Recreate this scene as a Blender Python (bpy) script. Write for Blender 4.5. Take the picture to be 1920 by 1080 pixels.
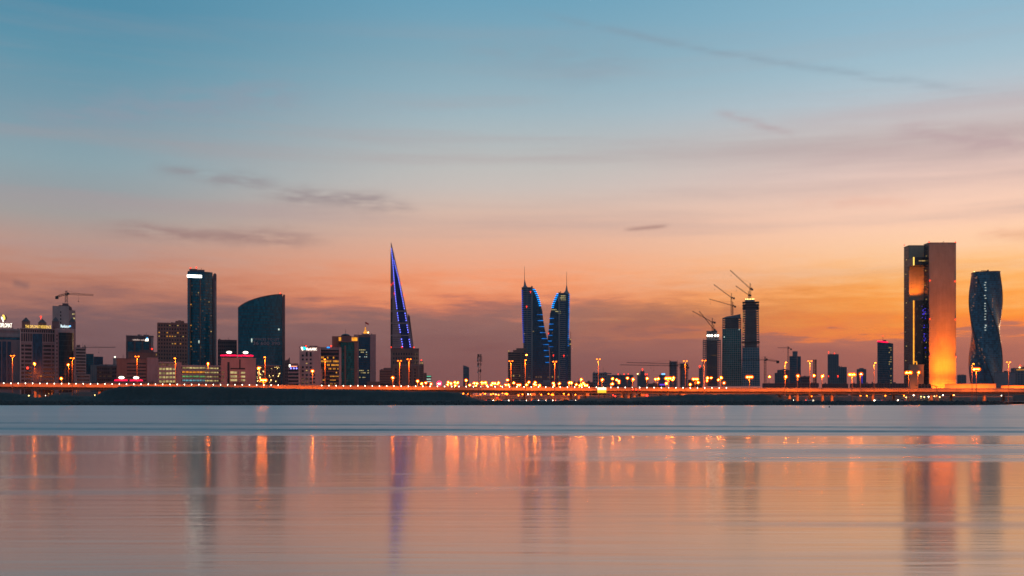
import bpy, math, random
from mathutils import Vector, Matrix
random.seed(7)
R = math.radians
scene = bpy.context.scene
for o in list(bpy.data.objects):
    bpy.data.objects.remove(o)

# ------------------------------------------------------------------ camera
EYE = 3.4            # eye height above the water, metres
F = 1920.0           # focal length in photograph pixels (36 mm lens on a 36 mm sensor)
HOR = 749.0          # row of the horizon in the photograph
cam_data = bpy.data.cameras.new("camera")
cam = bpy.data.objects.new("camera", cam_data)
scene.collection.objects.link(cam)
cam.location = (0, 0, EYE)
cam.rotation_euler = (R(90), 0, 0)
cam_data.sensor_width = 36
cam_data.lens = 36
cam_data.shift_y = (HOR - 540) / 1920
cam_data.clip_start = 0.5
cam_data.clip_end = 30000
scene.camera = cam

scene.view_settings.view_transform = 'Standard'
scene.view_settings.look = 'None'
scene.view_settings.gamma = 1
scene.view_settings.exposure = 0
scene.view_settings.use_curve_mapping = False
scene.render.engine = 'CYCLES'
scene.cycles.use_denoising = True
scene.cycles.denoiser = 'OPENIMAGEDENOISE'
scene.cycles.max_bounces = 5
scene.cycles.diffuse_bounces = 2
scene.cycles.glossy_bounces = 3
scene.cycles.transparent_max_bounces = 6
scene.cycles.volume_bounces = 0
scene.cycles.use_light_tree = True
scene.cycles.filter_width = 1.6
scene.cycles.sample_clamp_indirect = 12
scene.cycles.caustics_reflective = True


def lin(c):
    return tuple(((v / 255) / 12.92 if v / 255 <= 0.04045 else ((v / 255 + 0.055) / 1.055) ** 2.4) for v in c)


# ------------------------------------------------------------------ sky (dusk, sun just set on the right)
SUN_AZ, SUN_EL = 36.0, 1.0
world = bpy.data.worlds.new("World")
scene.world = world
world.use_nodes = True
world.cycles.sampling_method = 'MANUAL'
world.cycles.sample_map_resolution = 256
nt = world.node_tree
nt.nodes.clear()


class NB:
    """small node-expression helper"""
    def __init__(s, tree):
        s.t = tree

    def new(s, typ, **kw):
        n = s.t.nodes.new(typ)
        for k, v in kw.items():
            setattr(n, k, v)
        return n

    def put(s, sock, v):
        if isinstance(v, bpy.types.NodeSocket):
            s.t.links.new(v, sock)
        else:
            sock.default_value = v

    def m(s, op, a, b=None, c=None, clamp=False):
        n = s.new('ShaderNodeMath', operation=op, use_clamp=clamp)
        for i, v in enumerate((a, b, c)):
            if v is not None:
                s.put(n.inputs[i], v)
        return n.outputs[0]

    def ss(s, v, e0, e1):
        n = s.new('ShaderNodeMapRange', interpolation_type='SMOOTHSTEP')
        s.put(n.inputs[0], v)
        for i, x in zip((1, 2, 3, 4), (e0, e1, 0.0, 1.0)):
            s.put(n.inputs[i], x)
        return n.outputs[0]

    def mix(s, f, a, b, blend='MIX'):
        n = s.new('ShaderNodeMix', data_type='RGBA', blend_type=blend, clamp_factor=True)
        s.put(n.inputs[0], f)
        s.put(n.inputs[6], a)
        s.put(n.inputs[7], b)
        return n.outputs[2]

    def xyz(s, x, y, z):
        n = s.new('ShaderNodeCombineXYZ')
        for i, v in enumerate((x, y, z)):
            s.put(n.inputs[i], v)
        return n.outputs[0]

    def noise(s, vec, scale, detail=3.0, rough=0.5):
        n = s.new('ShaderNodeTexNoise')
        s.put(n.inputs['Vector'], vec)
        n.inputs['Scale'].default_value = scale
        n.inputs['Detail'].default_value = detail
        n.inputs['Roughness'].default_value = rough
        return n.outputs[0]

    def ramp(s, f, stops):
        n = s.new('ShaderNodeValToRGB')
        cr = n.color_ramp
        while len(cr.elements) < len(stops):
            cr.elements.new(0.5)
        for e, (p, c) in zip(cr.elements, stops):
            e.position = p
            e.color = (*c, 1) if len(c) == 3 else c
        s.put(n.inputs[0], f)
        return n.outputs[0]


W = NB(nt)
tc = W.new('ShaderNodeTexCoord')
sep = W.new('ShaderNodeSeparateXYZ')
nt.links.new(tc.outputs['Generated'], sep.inputs[0])
dx, dy, dz = sep.outputs
az = W.m('MULTIPLY', W.m('ARCTAN2', dx, dy), 180 / math.pi)          # degrees, + to the right
el = W.m('MULTIPLY', W.m('ARCSINE', dz), 180 / math.pi)
# soft billows along the top of the low cloud bank
nv = W.xyz(W.m('MULTIPLY', az, 0.11), W.m('MULTIPLY', el, 0.75), 3.7)
bil = W.noise(nv, 1.0, 4.0, 0.55)
win = W.m('MULTIPLY', W.ss(el, 1.2, 3.6), W.m('SUBTRACT', 1.0, W.ss(el, 6.0, 9.0)))
fine = W.noise(W.xyz(W.m('MULTIPLY', az, 0.30), W.m('MULTIPLY', el, 2.2), 14.0), 1.0, 4.0, 0.6)
warp = W.m('MULTIPLY', W.m('ADD', W.m('MULTIPLY', W.m('SUBTRACT', bil, 0.5), 3.0), W.m('MULTIPLY', W.m('SUBTRACT', fine, 0.5), 2.6)), win)
elw = W.m('MAXIMUM', W.m('ADD', el, warp), 0.0)
fac = W.m('SQRT', W.m('DIVIDE', elw, 90.0))


def elev(y, x=960):
    return math.degrees(math.atan2(HOR - y, math.hypot(F, x - 960)))


def stops(col, x, top, base):
    out = [(0.0, lin(base))]
    for y, c in sorted(col.items(), reverse=True):
        out.append((math.sqrt(elev(y, x) / 90), lin(c)))
    for e, c in top:
        out.append((math.sqrt(e / 90), lin(c)))
    return out


SKY_TOP = [(35, (62, 122, 152)), (60, (44, 96, 128)), (90, (36, 82, 114))]
left = W.ramp(fac, stops({0: (80, 139, 166), 100: (96, 147, 169), 200: (120, 153, 169), 300: (138, 162, 171), 350: (148, 158, 163),
                          400: (164, 157, 154), 450: (186, 150, 138), 500: (192, 136, 117), 535: (184, 122, 102), 565: (164, 110, 98),
                          600: (128, 94, 95), 650: (122, 88, 90), 700: (114, 78, 80)}, 100, SKY_TOP, (108, 74, 76)))
mid = W.ramp(fac, stops({0: (108, 160, 185), 100: (130, 167, 184), 200: (155, 180, 191), 300: (188, 189, 187), 350: (200, 190, 184),
                         400: (218, 185, 168), 450: (228, 177, 152), 500: (240, 167, 132), 530: (245, 155, 112), 555: (240, 142, 97), 566: (222, 130, 96),
                         577: (184, 114, 97), 600: (148, 103, 97), 640: (141, 96, 92), 680: (133, 86, 84)}, 900, SKY_TOP, (128, 80, 78)))
right = W.ramp(fac, stops({0: (140, 182, 203), 100: (162, 190, 204), 160: (182, 196, 205), 200: (196, 190, 192), 250: (206, 190, 186), 300: (228, 198, 188),
                           400: (254, 208, 180), 450: (255, 206, 165), 500: (255, 194, 133), 530: (255, 180, 102), 560: (255, 161, 70), 590: (255, 144, 50), 610: (250, 130, 56),
                           622: (188, 110, 90), 660: (170, 100, 88), 700: (158, 92, 84)}, 1900, SKY_TOP, (150, 88, 82)))
sky = W.mix(W.ss(az, -24.0, 0.0), left, mid)
sky = W.mix(W.ss(az, -2.0, 25.0), sky, right)
# behind the viewer the dusk sky has lost the glow: back to the left-hand colours
dusk = W.ramp(fac, [(0.0, lin((84, 104, 122))), (math.sqrt(4 / 90), lin((88, 114, 136))), (math.sqrt(10 / 90), lin((108, 126, 150))), (math.sqrt(18 / 90), lin((92, 134, 162))), (math.sqrt(35 / 90), lin((62, 122, 152))), (math.sqrt(60 / 90), lin((44, 96, 128))), (1.0, lin((36, 82, 114)))])
gap_az = W.m('ABSOLUTE', W.m('SUBTRACT', W.m('FLOORED_MODULO', W.m('ADD', W.m('SUBTRACT', az, SUN_AZ), 180.0), 360.0), 180.0))
behind = W.ss(gap_az, 70.0, 140.0)
sky = W.mix(behind, sky, dusk)

# faint high streaks everywhere
st = W.noise(W.xyz(W.m('ADD', W.m('MULTIPLY', az, 0.035), W.m('MULTIPLY', el, 0.05)), W.m('MULTIPLY', el, 0.55), 9.1), 1.0, 5.0, 0.55)
stf = W.m('MULTIPLY', W.ss(st, 0.44, 0.78), W.m('MULTIPLY', W.ss(el, 4.0, 9.0), W.m('SUBTRACT', 1.0, W.m('MULTIPLY', W.ss(el, 14.0, 20.0), 0.7))))
sky = W.mix(W.m('MULTIPLY', stf, 0.46), sky, (*lin((172, 150, 152)), 1))
# broad bank of thin cloud, upper right
lo = W.noise(W.xyz(W.m('MULTIPLY', az, 0.05), W.m('MULTIPLY', el, 0.9), 21.0), 1.0, 4.0, 0.6)
bank = W.m('MULTIPLY', W.m('MULTIPLY', W.ss(az, 3.0, 22.0), W.ss(el, 9.5, 12.5)), W.m('SUBTRACT', 1.0, W.ss(el, 13.5, 17.0)))
sky = W.mix(W.m('MULTIPLY', W.m('MULTIPLY', bank, W.ss(lo, 0.38, 0.7)), 0.42), sky, (*lin((186, 160, 162)), 1))


WOB = W.m('SUBTRACT', W.noise(W.xyz(W.m('MULTIPLY', az, 0.35), W.m('MULTIPLY', el, 0.5), 1.0), 1.0, 3.0), 0.5)
FRAG = W.ss(W.noise(W.xyz(W.m('MULTIPLY', az, 0.5), W.m('MULTIPLY', el, 2.2), 6.0), 1.0, 4.0), 0.25, 0.6)


def streak(x0, y0, x1, y1, th, strength, colour, seed, wobble=2.6):
    """one long thin cloud between two sky directions"""
    global sky
    a0, a1 = math.degrees(math.atan2(x0 - 960, F)), math.degrees(math.atan2(x1 - 960, F))
    e0, e1 = elev(y0, x0), elev(y1, x1)
    ca, ce, L = (a0 + a1) / 2, (e0 + e1) / 2, math.hypot(a1 - a0, e1 - e0) / 2
    ux, uy = (a1 - a0) / (2 * L), (e1 - e0) / (2 * L)
    wob = W.m('MULTIPLY', WOB, th * wobble)
    da, de = W.m('SUBTRACT', az, ca), W.m('SUBTRACT', W.m('ADD', el, wob), ce)
    u = W.m('DIVIDE', W.m('ADD', W.m('MULTIPLY', da, ux), W.m('MULTIPLY', de, uy)), L)
    v = W.m('DIVIDE', W.m('SUBTRACT', W.m('MULTIPLY', de, ux), W.m('MULTIPLY', da, uy)), th)
    along = W.m('SUBTRACT', 1.0, W.ss(W.m('ABSOLUTE', u), 0.45, 1.05))
    across = W.m('POWER', 2.718, W.m('MULTIPLY', W.m('MULTIPLY', v, v), -1.0))
    frag = FRAG
    f = W.m('MULTIPLY', W.m('MULTIPLY', along, across), W.m('MULTIPLY', frag, strength))
    sky = W.mix(f, sky, (*lin(colour), 1))


GREY, MAUVE = (140, 124, 130), (150, 118, 116)
streak(270, 318, 540, 345, 0.37, 0.44, GREY, 1.0)
streak(470, 356, 800, 392, 0.44, 0.60, GREY, 2.0)
streak(150, 424, 640, 452, 0.41, 0.64, MAUVE, 3.0)
streak(930, 2, 1960, 182, 0.20, 0.30, (130, 140, 155), 4.0, 1.2)
streak(1330, 208, 1500, 250, 0.24, 0.44, (176, 152, 156), 5.0)
streak(1165, 430, 1260, 421, 0.12, .62, (158, 120, 114), 6.0)
streak(1650, 240, 1990, 268, 0.51, 0.48, (180, 152, 158), 7.0)
streak(-20, 222, 640, 160, 0.75, .42, (146, 150, 165), 8.0)
streak(820, 92, 1250, 130, 0.8, .30, (140, 155, 170), 8.5)
streak(1480, 385, 1740, 376, 0.27, 0.32, (226, 170, 150), 9.0)
streak(1130, 612, 1420, 590, 0.77, 0.60, (150, 98, 88), 10.0)
streak(1000, 655, 1300, 630, 0.51, 0.28, (190, 110, 82), 11.0)
streak(1820, 442, 1990, 434, 0.27, 0.44, (215, 150, 118), 12.0)
streak(20, 530, 60, 537, 0.20, 0.48, (110, 86, 92), 13.0)
streak(780, 592, 1000, 570, 0.59, 0.36, (170, 105, 90), 14.0)
streak(1560, 606, 1720, 590, 0.51, 0.60, (236, 138, 70), 15.0)

# a physical dusk sky underneath gives the smooth brightening towards the sunk sun
phys = W.new('ShaderNodeTexSky', sky_type='NISHITA')
phys.sun_disc = False
phys.sun_elevation = R(SUN_EL)
phys.sun_rotation = R(SUN_AZ)
phys.dust_density = 2.0
bg1 = W.new('ShaderNodeBackground')
nt.links.new(phys.outputs[0], bg1.inputs[0])
bg1.inputs[1].default_value = 0.10
bg2 = W.new('ShaderNodeBackground')
nt.links.new(sky, bg2.inputs[0])
bg2.inputs[1].default_value = 1.08
mixs = W.new('ShaderNodeMixShader')
mixs.inputs[0].default_value = 0.95
nt.links.new(bg1.outputs[0], mixs.inputs[1])
nt.links.new(bg2.outputs[0], mixs.inputs[2])
wo = W.new('ShaderNodeOutputWorld')
nt.links.new(mixs.outputs[0], wo.inputs['Surface'])

# the sun has gone down behind the skyline to the right: only a weak warm afterglow is left
sd = bpy.data.lights.new("sun", 'SUN')
sd.energy = 0.12
sd.angle = R(8)
sd.color = (1.0, 0.6, 0.32)
sun = bpy.data.objects.new("sun", sd)
scene.collection.objects.link(sun)
_d = Vector((math.sin(R(SUN_AZ)) * math.cos(R(2)), math.cos(R(SUN_AZ)) * math.cos(R(2)), math.sin(R(2))))
sun.rotation_euler = _d.to_track_quat('Z', 'Y').to_euler()
sun.location = _d * 3000

# ------------------------------------------------------------------ helpers
GROUND = 2.0


def col_link(o):
    scene.collection.objects.link(o)
    return o


def principled(name):
    m = bpy.data.materials.new(name)
    m.use_nodes = True
    b = m.node_tree.nodes['Principled BSDF']
    return m, NB(m.node_tree), b


def wall_mat(name, c, rough=0.85, scale=0.09, var=0.22):
    """rendered concrete or stone: blotchy colour, rain streaks, fine relief"""
    m, n, b = principled(name)
    t = n.new('ShaderNodeTexCoord').outputs['Object']
    mp = n.new('ShaderNodeMapping')
    n.put(mp.inputs[0], t)
    mp.inputs['Scale'].default_value = (1, 1, 0.12)
    blot = n.noise(t, scale, 5, 0.6)
    strk = n.noise(mp.outputs[0], scale * 7, 3, 0.6)
    f = n.m('ADD', n.m('MULTIPLY', blot, 0.6), n.m('MULTIPLY', strk, 0.4))
    lo = tuple(v * (1 - var) for v in c)
    hi = tuple(min(1, v * (1 + var)) for v in c)
    n.put(b.inputs['Base Color'], n.ramp(f, [(0.3, lo), (0.7, hi)]))
    b.inputs['Roughness'].default_value = rough
    bp = n.new('ShaderNodeBump')
    bp.inputs['Strength'].default_value = 0.25
    bp.inputs['Distance'].default_value = 0.05
    n.put(bp.inputs['Height'], n.noise(t, 1.5, 4))
    n.put(b.inputs['Normal'], bp.outputs[0])
    return m


def glass_mat(name, c, rough=0.12, panel=(1.5, 1.5, 3.6), var=0.45, spec=0.3):
    """curtain-wall glass: each pane a slightly different tint"""
    m, n, b = principled(name)
    t = n.new('ShaderNodeTexCoord').outputs['Object']
    dv = n.new('ShaderNodeVectorMath', operation='DIVIDE')
    n.put(dv.inputs[0], t)
    dv.inputs[1].default_value = panel
    fl = n.new('ShaderNodeVectorMath', operation='FLOOR')
    n.put(fl.inputs[0], dv.outputs[0])
    wn = n.new('ShaderNodeTexWhiteNoise')
    n.put(wn.inputs['Vector'], fl.outputs[0])
    big = n.noise(t, 0.03, 3)
    f = n.m('ADD', n.m('MULTIPLY', wn.outputs[0], 0.55), n.m('MULTIPLY', big, 0.45))
    n.put(b.inputs['Base Color'], n.ramp(f, [(0.1, tuple(v * (1 - var) for v in c)), (0.9, tuple(v * (1 + var) for v in c))]))
    n.put(b.inputs['Roughness'], n.m('ADD', n.m('MULTIPLY', wn.outputs[0], 0.08), rough))
    b.inputs['Specular IOR Level'].default_value = spec
    return m


def flat_mat(name, c, rough=0.6, metal=0.0, scale=1.2):
    m, n, b = principled(name)
    t = n.new('ShaderNodeTexCoord').outputs['Object']
    n.put(b.inputs['Base Color'], n.ramp(n.noise(t, scale, 4), [(0.3, tuple(v * 0.8 for v in c)), (0.7, tuple(min(1, v * 1.15) for v in c))]))
    b.inputs['Roughness'].default_value = rough
    b.inputs['Metallic'].default_value = metal
    return m


def emit_mat(name, c, strength, vary=0.0, sample=False, scale=0.4):
    """something that gives off light; VARY makes a row of panes or bulbs uneven"""
    m, n, b = principled(name)
    b.inputs['Base Color'].default_value = (0.05, 0.05, 0.05, 1)
    b.inputs['Emission Color'].default_value = (*c, 1)
    if vary:
        t = n.new('ShaderNodeTexCoord').outputs['Object']
        f = n.noise(t, scale, 2)
        n.put(b.inputs['Emission Strength'], n.m('MULTIPLY', n.m('ADD', n.m('MULTIPLY', n.ss(f, 0.3, 0.7), vary), 1 - vary), strength))
    else:
        b.inputs['Emission Strength'].default_value = strength
    m.cycles.emission_sampling = 'AUTO' if sample else 'NONE'
    return m


class MB:
    def __init__(s):
        s.v, s.f = [], []

    def box(s, x0, x1, y0, y1, z0, z1):
        n = len(s.v)
        s.v += [(x0, y0, z0), (x1, y0, z0), (x1, y1, z0), (x0, y1, z0), (x0, y0, z1), (x1, y0, z1), (x1, y1, z1), (x0, y1, z1)]
        s.f += [(n, n + 3, n + 2, n + 1), (n + 4, n + 5, n + 6, n + 7), (n, n + 1, n + 5, n + 4), (n + 1, n + 2, n + 6, n + 5), (n + 2, n + 3, n + 7, n + 6), (n + 3, n, n + 4, n + 7)]
        return s

    def loft(s, rings, cap=True):
        """rings: equal-length lists of points, bottom to top, counter-clockwise from above"""
        n0, k = len(s.v), len(rings[0])
        for r in rings:
            s.v += [tuple(p) for p in r]
        for i in range(len(rings) - 1):
            for j in range(k):
                a, b = n0 + i * k + j, n0 + i * k + (j + 1) % k
                s.f.append((a, b, b + k, a + k))
        if cap:
            s.f.append(tuple(n0 + j for j in reversed(range(k))))
            s.f.append(tuple(n0 + (len(rings) - 1) * k + j for j in range(k)))
        return s

    def prism(s, poly, z0, z1):
        return s.loft([[(x, y, z0) for x, y in poly], [(x, y, z1) for x, y in poly]])

    def slab_xz(s, poly, y0, y1):
        """outline in x,z (counter-clockwise seen from -y) given thickness along y"""
        n, k = len(s.v), len(poly)
        s.v += [(x, y0, z) for x, z in poly] + [(x, y1, z) for x, z in poly]
        s.f.append(tuple(range(n, n + k)))
        s.f.append(tuple(reversed(range(n + k, n + 2 * k))))
        for j in range(k):
            a, b = n + j, n + (j + 1) % k
            s.f.append((b, a, a + k, b + k))
        return s

    def tube(s, p, q, r, r2=None, n=6):
        p, q = Vector(p), Vector(q)
        d = (q - p).normalized()
        u = d.orthogonal().normalized()
        w = d.cross(u)
        r2 = r if r2 is None else r2
        def ring(c, rr):
            return [c + (u * math.cos(2 * math.pi * i / n) + w * math.sin(2 * math.pi * i / n)) * rr for i in range(n)]
        return s.loft([ring(p, r), ring(q, r2)])

    def lathe(s, prof, n=16, cx=0, cy=0):
        return s.loft([[(cx + r * math.cos(2 * math.pi * i / n), cy + r * math.sin(2 * math.pi * i / n), z) for i in range(n)] for z, r in prof])

    def ball(s, c, r, seg=8, rings=5, sz=1.0):
        x, y, z = c
        return s.loft([[(x + r * math.sin(t) * math.cos(2 * math.pi * i / seg), y + r * math.sin(t) * math.sin(2 * math.pi * i / seg), z - r * sz * math.cos(t)) for i in range(seg)]
                       for t in [math.pi * (k + 0.15) / (rings + 0.3) for k in range(rings + 1)]])

    def mesh(s, name, mat, smooth=False):
        me = bpy.data.meshes.new(name)
        me.from_pydata(s.v, [], s.f)
        me.materials.append(mat)
        if smooth:
            me.polygons.foreach_set('use_smooth', [True] * len(me.polygons))
        me.update()
        return me

    def build(s, name, mat, parent=None, kind=None, smooth=False):
        o = col_link(bpy.data.objects.new(name, s.mesh(name, mat, smooth)))
        o.parent = parent
        if kind:
            o['kind'] = kind
        return o


def tag(o, label, cat, group=None):
    o['label'] = label
    o['category'] = cat
    if group:
        o['group'] = group
    return o


def structure(o):
    o['kind'] = 'structure'
    return o


def empty(name, loc, rz=0.0):
    o = col_link(bpy.data.objects.new(name, None))
    o.location = loc
    o.rotation_euler = (0, 0, rz)
    o.empty_display_size = 1
    return o


def text_mesh(body, mat, width, height, depth=0.15):
    """letters as solid geometry in the x,z plane, origin at the lower left corner"""
    cu = bpy.data.curves.new("lettering", 'FONT')
    cu.body = body
    cu.extrude = 0.02
    cu.resolution_u = 2
    tmp = col_link(bpy.data.objects.new("lettering", cu))
    bpy.context.view_layer.update()
    me = bpy.data.meshes.new_from_object(tmp)
    bpy.data.objects.remove(tmp)
    xs, ys, zs = ([v.co[i] for v in me.vertices] for i in range(3))
    sx, sy = width / (max(xs) - min(xs)), height / (max(ys) - min(ys))
    x0, y0 = min(xs), min(ys)
    for v in me.vertices:
        x, y, z = v.co
        v.co = ((x - x0) * sx, -z / 0.02 * depth / 2, (y - y0) * sy)
    me.materials.clear()
    me.materials.append(mat)
    me.update()
    return me


def roof_clutter(b, p0, p1, t, y0, depth, seed):
    """tanks, cooling units, vents and thin masts on a flat roof"""
    rnd_ = random.Random(seed)
    m = MB()
    w = b.x(p1) - b.x(p0)
    z = b.z(t)
    for i in range(max(3, int(w / 5))):
        x, y = b.x(p0) + w * rnd_.uniform(.06, .92), y0 + depth * rnd_.uniform(.15, .7)
        k = rnd_.random()
        if k < .55:
            a, c, h = rnd_.uniform(.6, 2.0), rnd_.uniform(.6, 1.4), rnd_.uniform(.7, 2.2)
            m.box(x - a, x + a, y - c, y + c, z - .3, z + h)
        elif k < .8:
            m.tube((x, y, z - .3), (x, y, z + rnd_.uniform(1.2, 2.4)), rnd_.uniform(.6, 1.1), n=10)
        else:
            m.tube((x, y, z - .3), (x, y, z + rnd_.uniform(3, 6)), .13, n=5)
    return m.build('roof_units', WALL_DARK, b.root, 'stuff')


class Bld:
    """a building standing at distance D behind photograph column PX, turned to face the viewer (+ YAW);
    its pieces are measured in photograph pixels at that distance"""
    def __init__(s, name, label, px, d, cat='building', group=None, yaw=0.0):
        s.px, s.d = px, d
        s.az = math.atan2(px - 960, F)
        s.sx = d / F * math.cos(s.az)
        s.sz = d / F
        s.root = tag(empty(name, ((px - 960) * d / F, d, GROUND), -s.az + R(yaw)), label, cat, group)
        s.c = 1 / math.cos(R(yaw))

    def x(s, px):
        return (px - s.px) * s.sx * s.c

    def z(s, py):
        return EYE + (HOR - py) * s.sz - GROUND

    def box(s, name, mat, p0, p1, t, b=None, y0=0.0, y1=20.0, parent=None, kind=None):
        z0 = 0.0 if b is None else s.z(b)
        return MB().box(s.x(p0), s.x(p1), y0, y1, z0, s.z(t)).build(name, mat, parent or s.root, kind)

    def bands(s, name, mat, p0, p1, t, b, n, frac=0.4, y0=0.0, proud=0.35, depth=0.6, parent=None, side=None):
        """n horizontal spandrels over a glazed core"""
        m = MB()
        zt, zb = s.z(t), s.z(b)
        st = (zt - zb) / n
        for i in range(n + 1):
            c = zb + st * i
            m.box(s.x(p0) - (proud if side else 0), s.x(p1) + (proud if side else 0), y0 - proud, (side if side else y0 + depth), c - st * frac / 2, c + st * frac / 2)
        return m.build(name, mat, parent or s.root, 'stuff')

    def fins(s, name, mat, p0, p1, t, b, n, frac=0.3, y0=0.0, proud=0.4, depth=0.6, parent=None):
        m = MB()
        st = (s.x(p1) - s.x(p0)) / n
        for i in range(n + 1):
            c = s.x(p0) + st * i
            m.box(c - st * frac / 2, c + st * frac / 2, y0 - proud, y0 + depth, s.z(b), s.z(t))
        return m.build(name, mat, parent or s.root, 'stuff')

    def windows(s, name, mat, p0, p1, t, b, nx, nz, fw=0.6, fh=0.5, y0=0.0, proud=0.08, keep=1.0, cells=None, parent=None, seed=1):
        rnd = random.Random(seed)
        m = MB()
        sx, sz = (s.x(p1) - s.x(p0)) / nx, (s.z(t) - s.z(b)) / nz
        for j in range(nz):
            for i in range(nx):
                if (cells is not None and (i, j) not in cells) or (cells is None and rnd.random() > keep):
                    continue
                cx, cz = s.x(p0) + sx * (i + .5), s.z(t) - sz * (j + .5)
                m.box(cx - sx * fw / 2, cx + sx * fw / 2, y0 - proud, y0 + 0.2, cz - sz * fh / 2, cz + sz * fh / 2)
        return m.build(name, mat, parent or s.root, 'stuff') if m.v else None

    def sign(s, name, body, mat, p0, p1, t, b, y0, label=None):
        me = text_mesh(body, mat, s.x(p1) - s.x(p0), (b - t) * s.sz)
        o = col_link(bpy.data.objects.new(name, me))
        o.parent = s.root
        o.location = (s.x(p0), y0, s.z(b))
        if label:
            o['label'] = label
        return o

    def beacon(s, px, py, y0=1.0, r=0.9):
        m = MB().ball((s.x(px), y0, s.z(py)), r, 8, 5)
        m.tube((s.x(px), y0, s.z(py) - r * 3.0), (s.x(px), y0, s.z(py) - r * .7), r * 0.25)
        return m.build('warning_beacon', RED, s.root)


# ------------------------------------------------------------------ materials
WALL = wall_mat("mauve_render", (0.40, 0.23, 0.23))
WALL_PALE = wall_mat("pale_render", (0.46, 0.30, 0.29))
WALL_DARK = wall_mat("dark_stone", (0.17, 0.095, 0.10))
WALL_BROWN = wall_mat("brown_stone", (0.28, 0.125, 0.105))
WALL_GREY = wall_mat("grey_concrete", (0.24, 0.21, 0.23))
WALL_FAR = wall_mat("far_concrete", (0.16, 0.15, 0.17))
STONE_GOLD = wall_mat("travertine", (0.38, 0.26, 0.19), scale=0.04)
GLASS_TEAL = glass_mat("teal_glass", (0.002, 0.115, 0.165))
GLASS_NAVY = glass_mat("navy_glass", (0.004, 0.070, 0.135))
GLASS_BLACK = glass_mat("black_glass", (0.014, 0.022, 0.032))
GLASS_GREEN = glass_mat("green_glass", (0.006, 0.135, 0.135), var=0.6)
GLASS_SAIL = glass_mat("deep_blue_glass", (0.005, 0.022, 0.115))
GLASS_STEEL = glass_mat("steel_glass", (0.03, 0.085, 0.13))
METAL = flat_mat("dark_metal", (0.030, 0.036, 0.042), 0.5, 0.4)
METAL_PALE = flat_mat("galvanised_metal", (0.38, 0.36, 0.34), 0.45, 0.5)
ROOFING = flat_mat("roofing", (0.11, 0.10, 0.11), 0.9, 0, 0.3)
FLY_CONCRETE = wall_mat("weathered_flyover_concrete", (0.23, 0.17, 0.135), scale=0.2)
CONCRETE = wall_mat("bare_concrete", (0.36, 0.34, 0.32), scale=0.2)
RED = emit_mat("red_beacon", (1.0, 0.03, 0.01), 3.2)
WIN_WARM = emit_mat("warm_window", (1.0, 0.62, 0.18), 0.75, 0.7)
WIN_YELLOW = emit_mat("yellow_window", (1.0, 0.80, 0.32), 0.70, 0.75, scale=0.25)
WIN_ORANGE = emit_mat("orange_window", (1.0, 0.38, 0.03), 0.95, 0.6, scale=0.3)
WIN_WHITE = emit_mat("white_window", (0.85, 1.0, 0.85), 1.0, 0.5)
WIN_GREEN = emit_mat("green_window", (0.35, 1.0, 0.30), 0.42, 0.7, scale=0.3)
WIN_CYAN = emit_mat("cyan_window", (0.25, 0.85, 1.0), 0.5, 0.7, scale=0.3)
WIN_DIM = emit_mat("dim_window", (1.0, 0.50, 0.25), 0.14, 0.8)
LED_BLUE = emit_mat("blue_led", (0.02, 0.10, 1.0), 2.2)
LED_CYAN = emit_mat("cyan_led", (0.0, 0.25, 1.0), 1.1, 0.7, scale=0.08)
LED_VIOLET = emit_mat("violet_led", (0.13, 0.16, 1.0), 8.0, sample=True)
LED_PURPLE = emit_mat("purple_led", (0.10, 0.04, 0.9), 0.8)
NEON_RED = emit_mat("red_neon", (1.0, 0.0, 0.05), 2.2)
NEON_WHITE = emit_mat("white_sign_light", (1.0, 0.92, 0.75), 3.0)
NEON_GOLD = emit_mat("gold_sign_light", (1.0, 0.60, 0.10), 1.8)
SODIUM = emit_mat("sodium_lamp", (1.0, 0.17, 0.008), 1000.0, sample=True)
SODIUM_HEAD = emit_mat("sodium_lamp_head", (1.0, 0.12, 0.003), 12.0, sample=True)
SODIUM_SOFT = emit_mat("sodium_lamp_soft", (1.0, 0.14, 0.006), 22.0, sample=True)
LAMP_WHITE = emit_mat("white_lamp", (1.0, 0.86, 0.66), 10.0)
LAMP_YELLOW = emit_mat("yellow_lamp", (1.0, 0.70, 0.22), 6.0)


def spot(parent, loc, power, aim=(0, 0, -1), cone=150, colour=(1.0, 0.15, 0.008), r=0.4, blend=0.5):
    """the light that a lamp of the place throws; only ever called by the builder of that lamp"""
    l = bpy.data.lights.new("lamp_light", 'SPOT')
    l.energy, l.color, l.spot_size, l.spot_blend, l.shadow_soft_size = power, colour, R(cone), blend, r
    o = col_link(bpy.data.objects.new("lamp_light", l))
    o.parent = parent
    o.location = loc
    o.rotation_euler = Vector(aim).to_track_quat('-Z', 'Y').to_euler()
    return o


def halo_mat(name, c, strength, clear=0.55):
    """shell added round a lamp to imitate its halo: half see-through, half glowing"""
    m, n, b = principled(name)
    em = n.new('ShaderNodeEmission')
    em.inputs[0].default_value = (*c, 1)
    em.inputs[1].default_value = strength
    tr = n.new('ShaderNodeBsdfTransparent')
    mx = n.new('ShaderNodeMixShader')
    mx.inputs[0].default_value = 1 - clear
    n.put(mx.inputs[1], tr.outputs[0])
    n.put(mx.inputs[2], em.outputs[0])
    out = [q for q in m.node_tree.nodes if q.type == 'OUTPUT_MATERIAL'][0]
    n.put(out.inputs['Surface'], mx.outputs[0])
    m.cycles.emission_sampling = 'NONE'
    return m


HALO_GLOW = halo_mat("orange_lamp_halo", (1.0, 0.10, 0.002), 2.6)  # see-through glowing shell added to imitate the orange halo of a lamp

# ------------------------------------------------------------------ water
def interp(pts, x):
    if x <= pts[0][0]:
        return pts[0][1]
    for (a, b), (c, d) in zip(pts, pts[1:]):
        if x <= c:
            return b + (d - b) * (x - a) / (c - a)
    return pts[-1][1]


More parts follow.
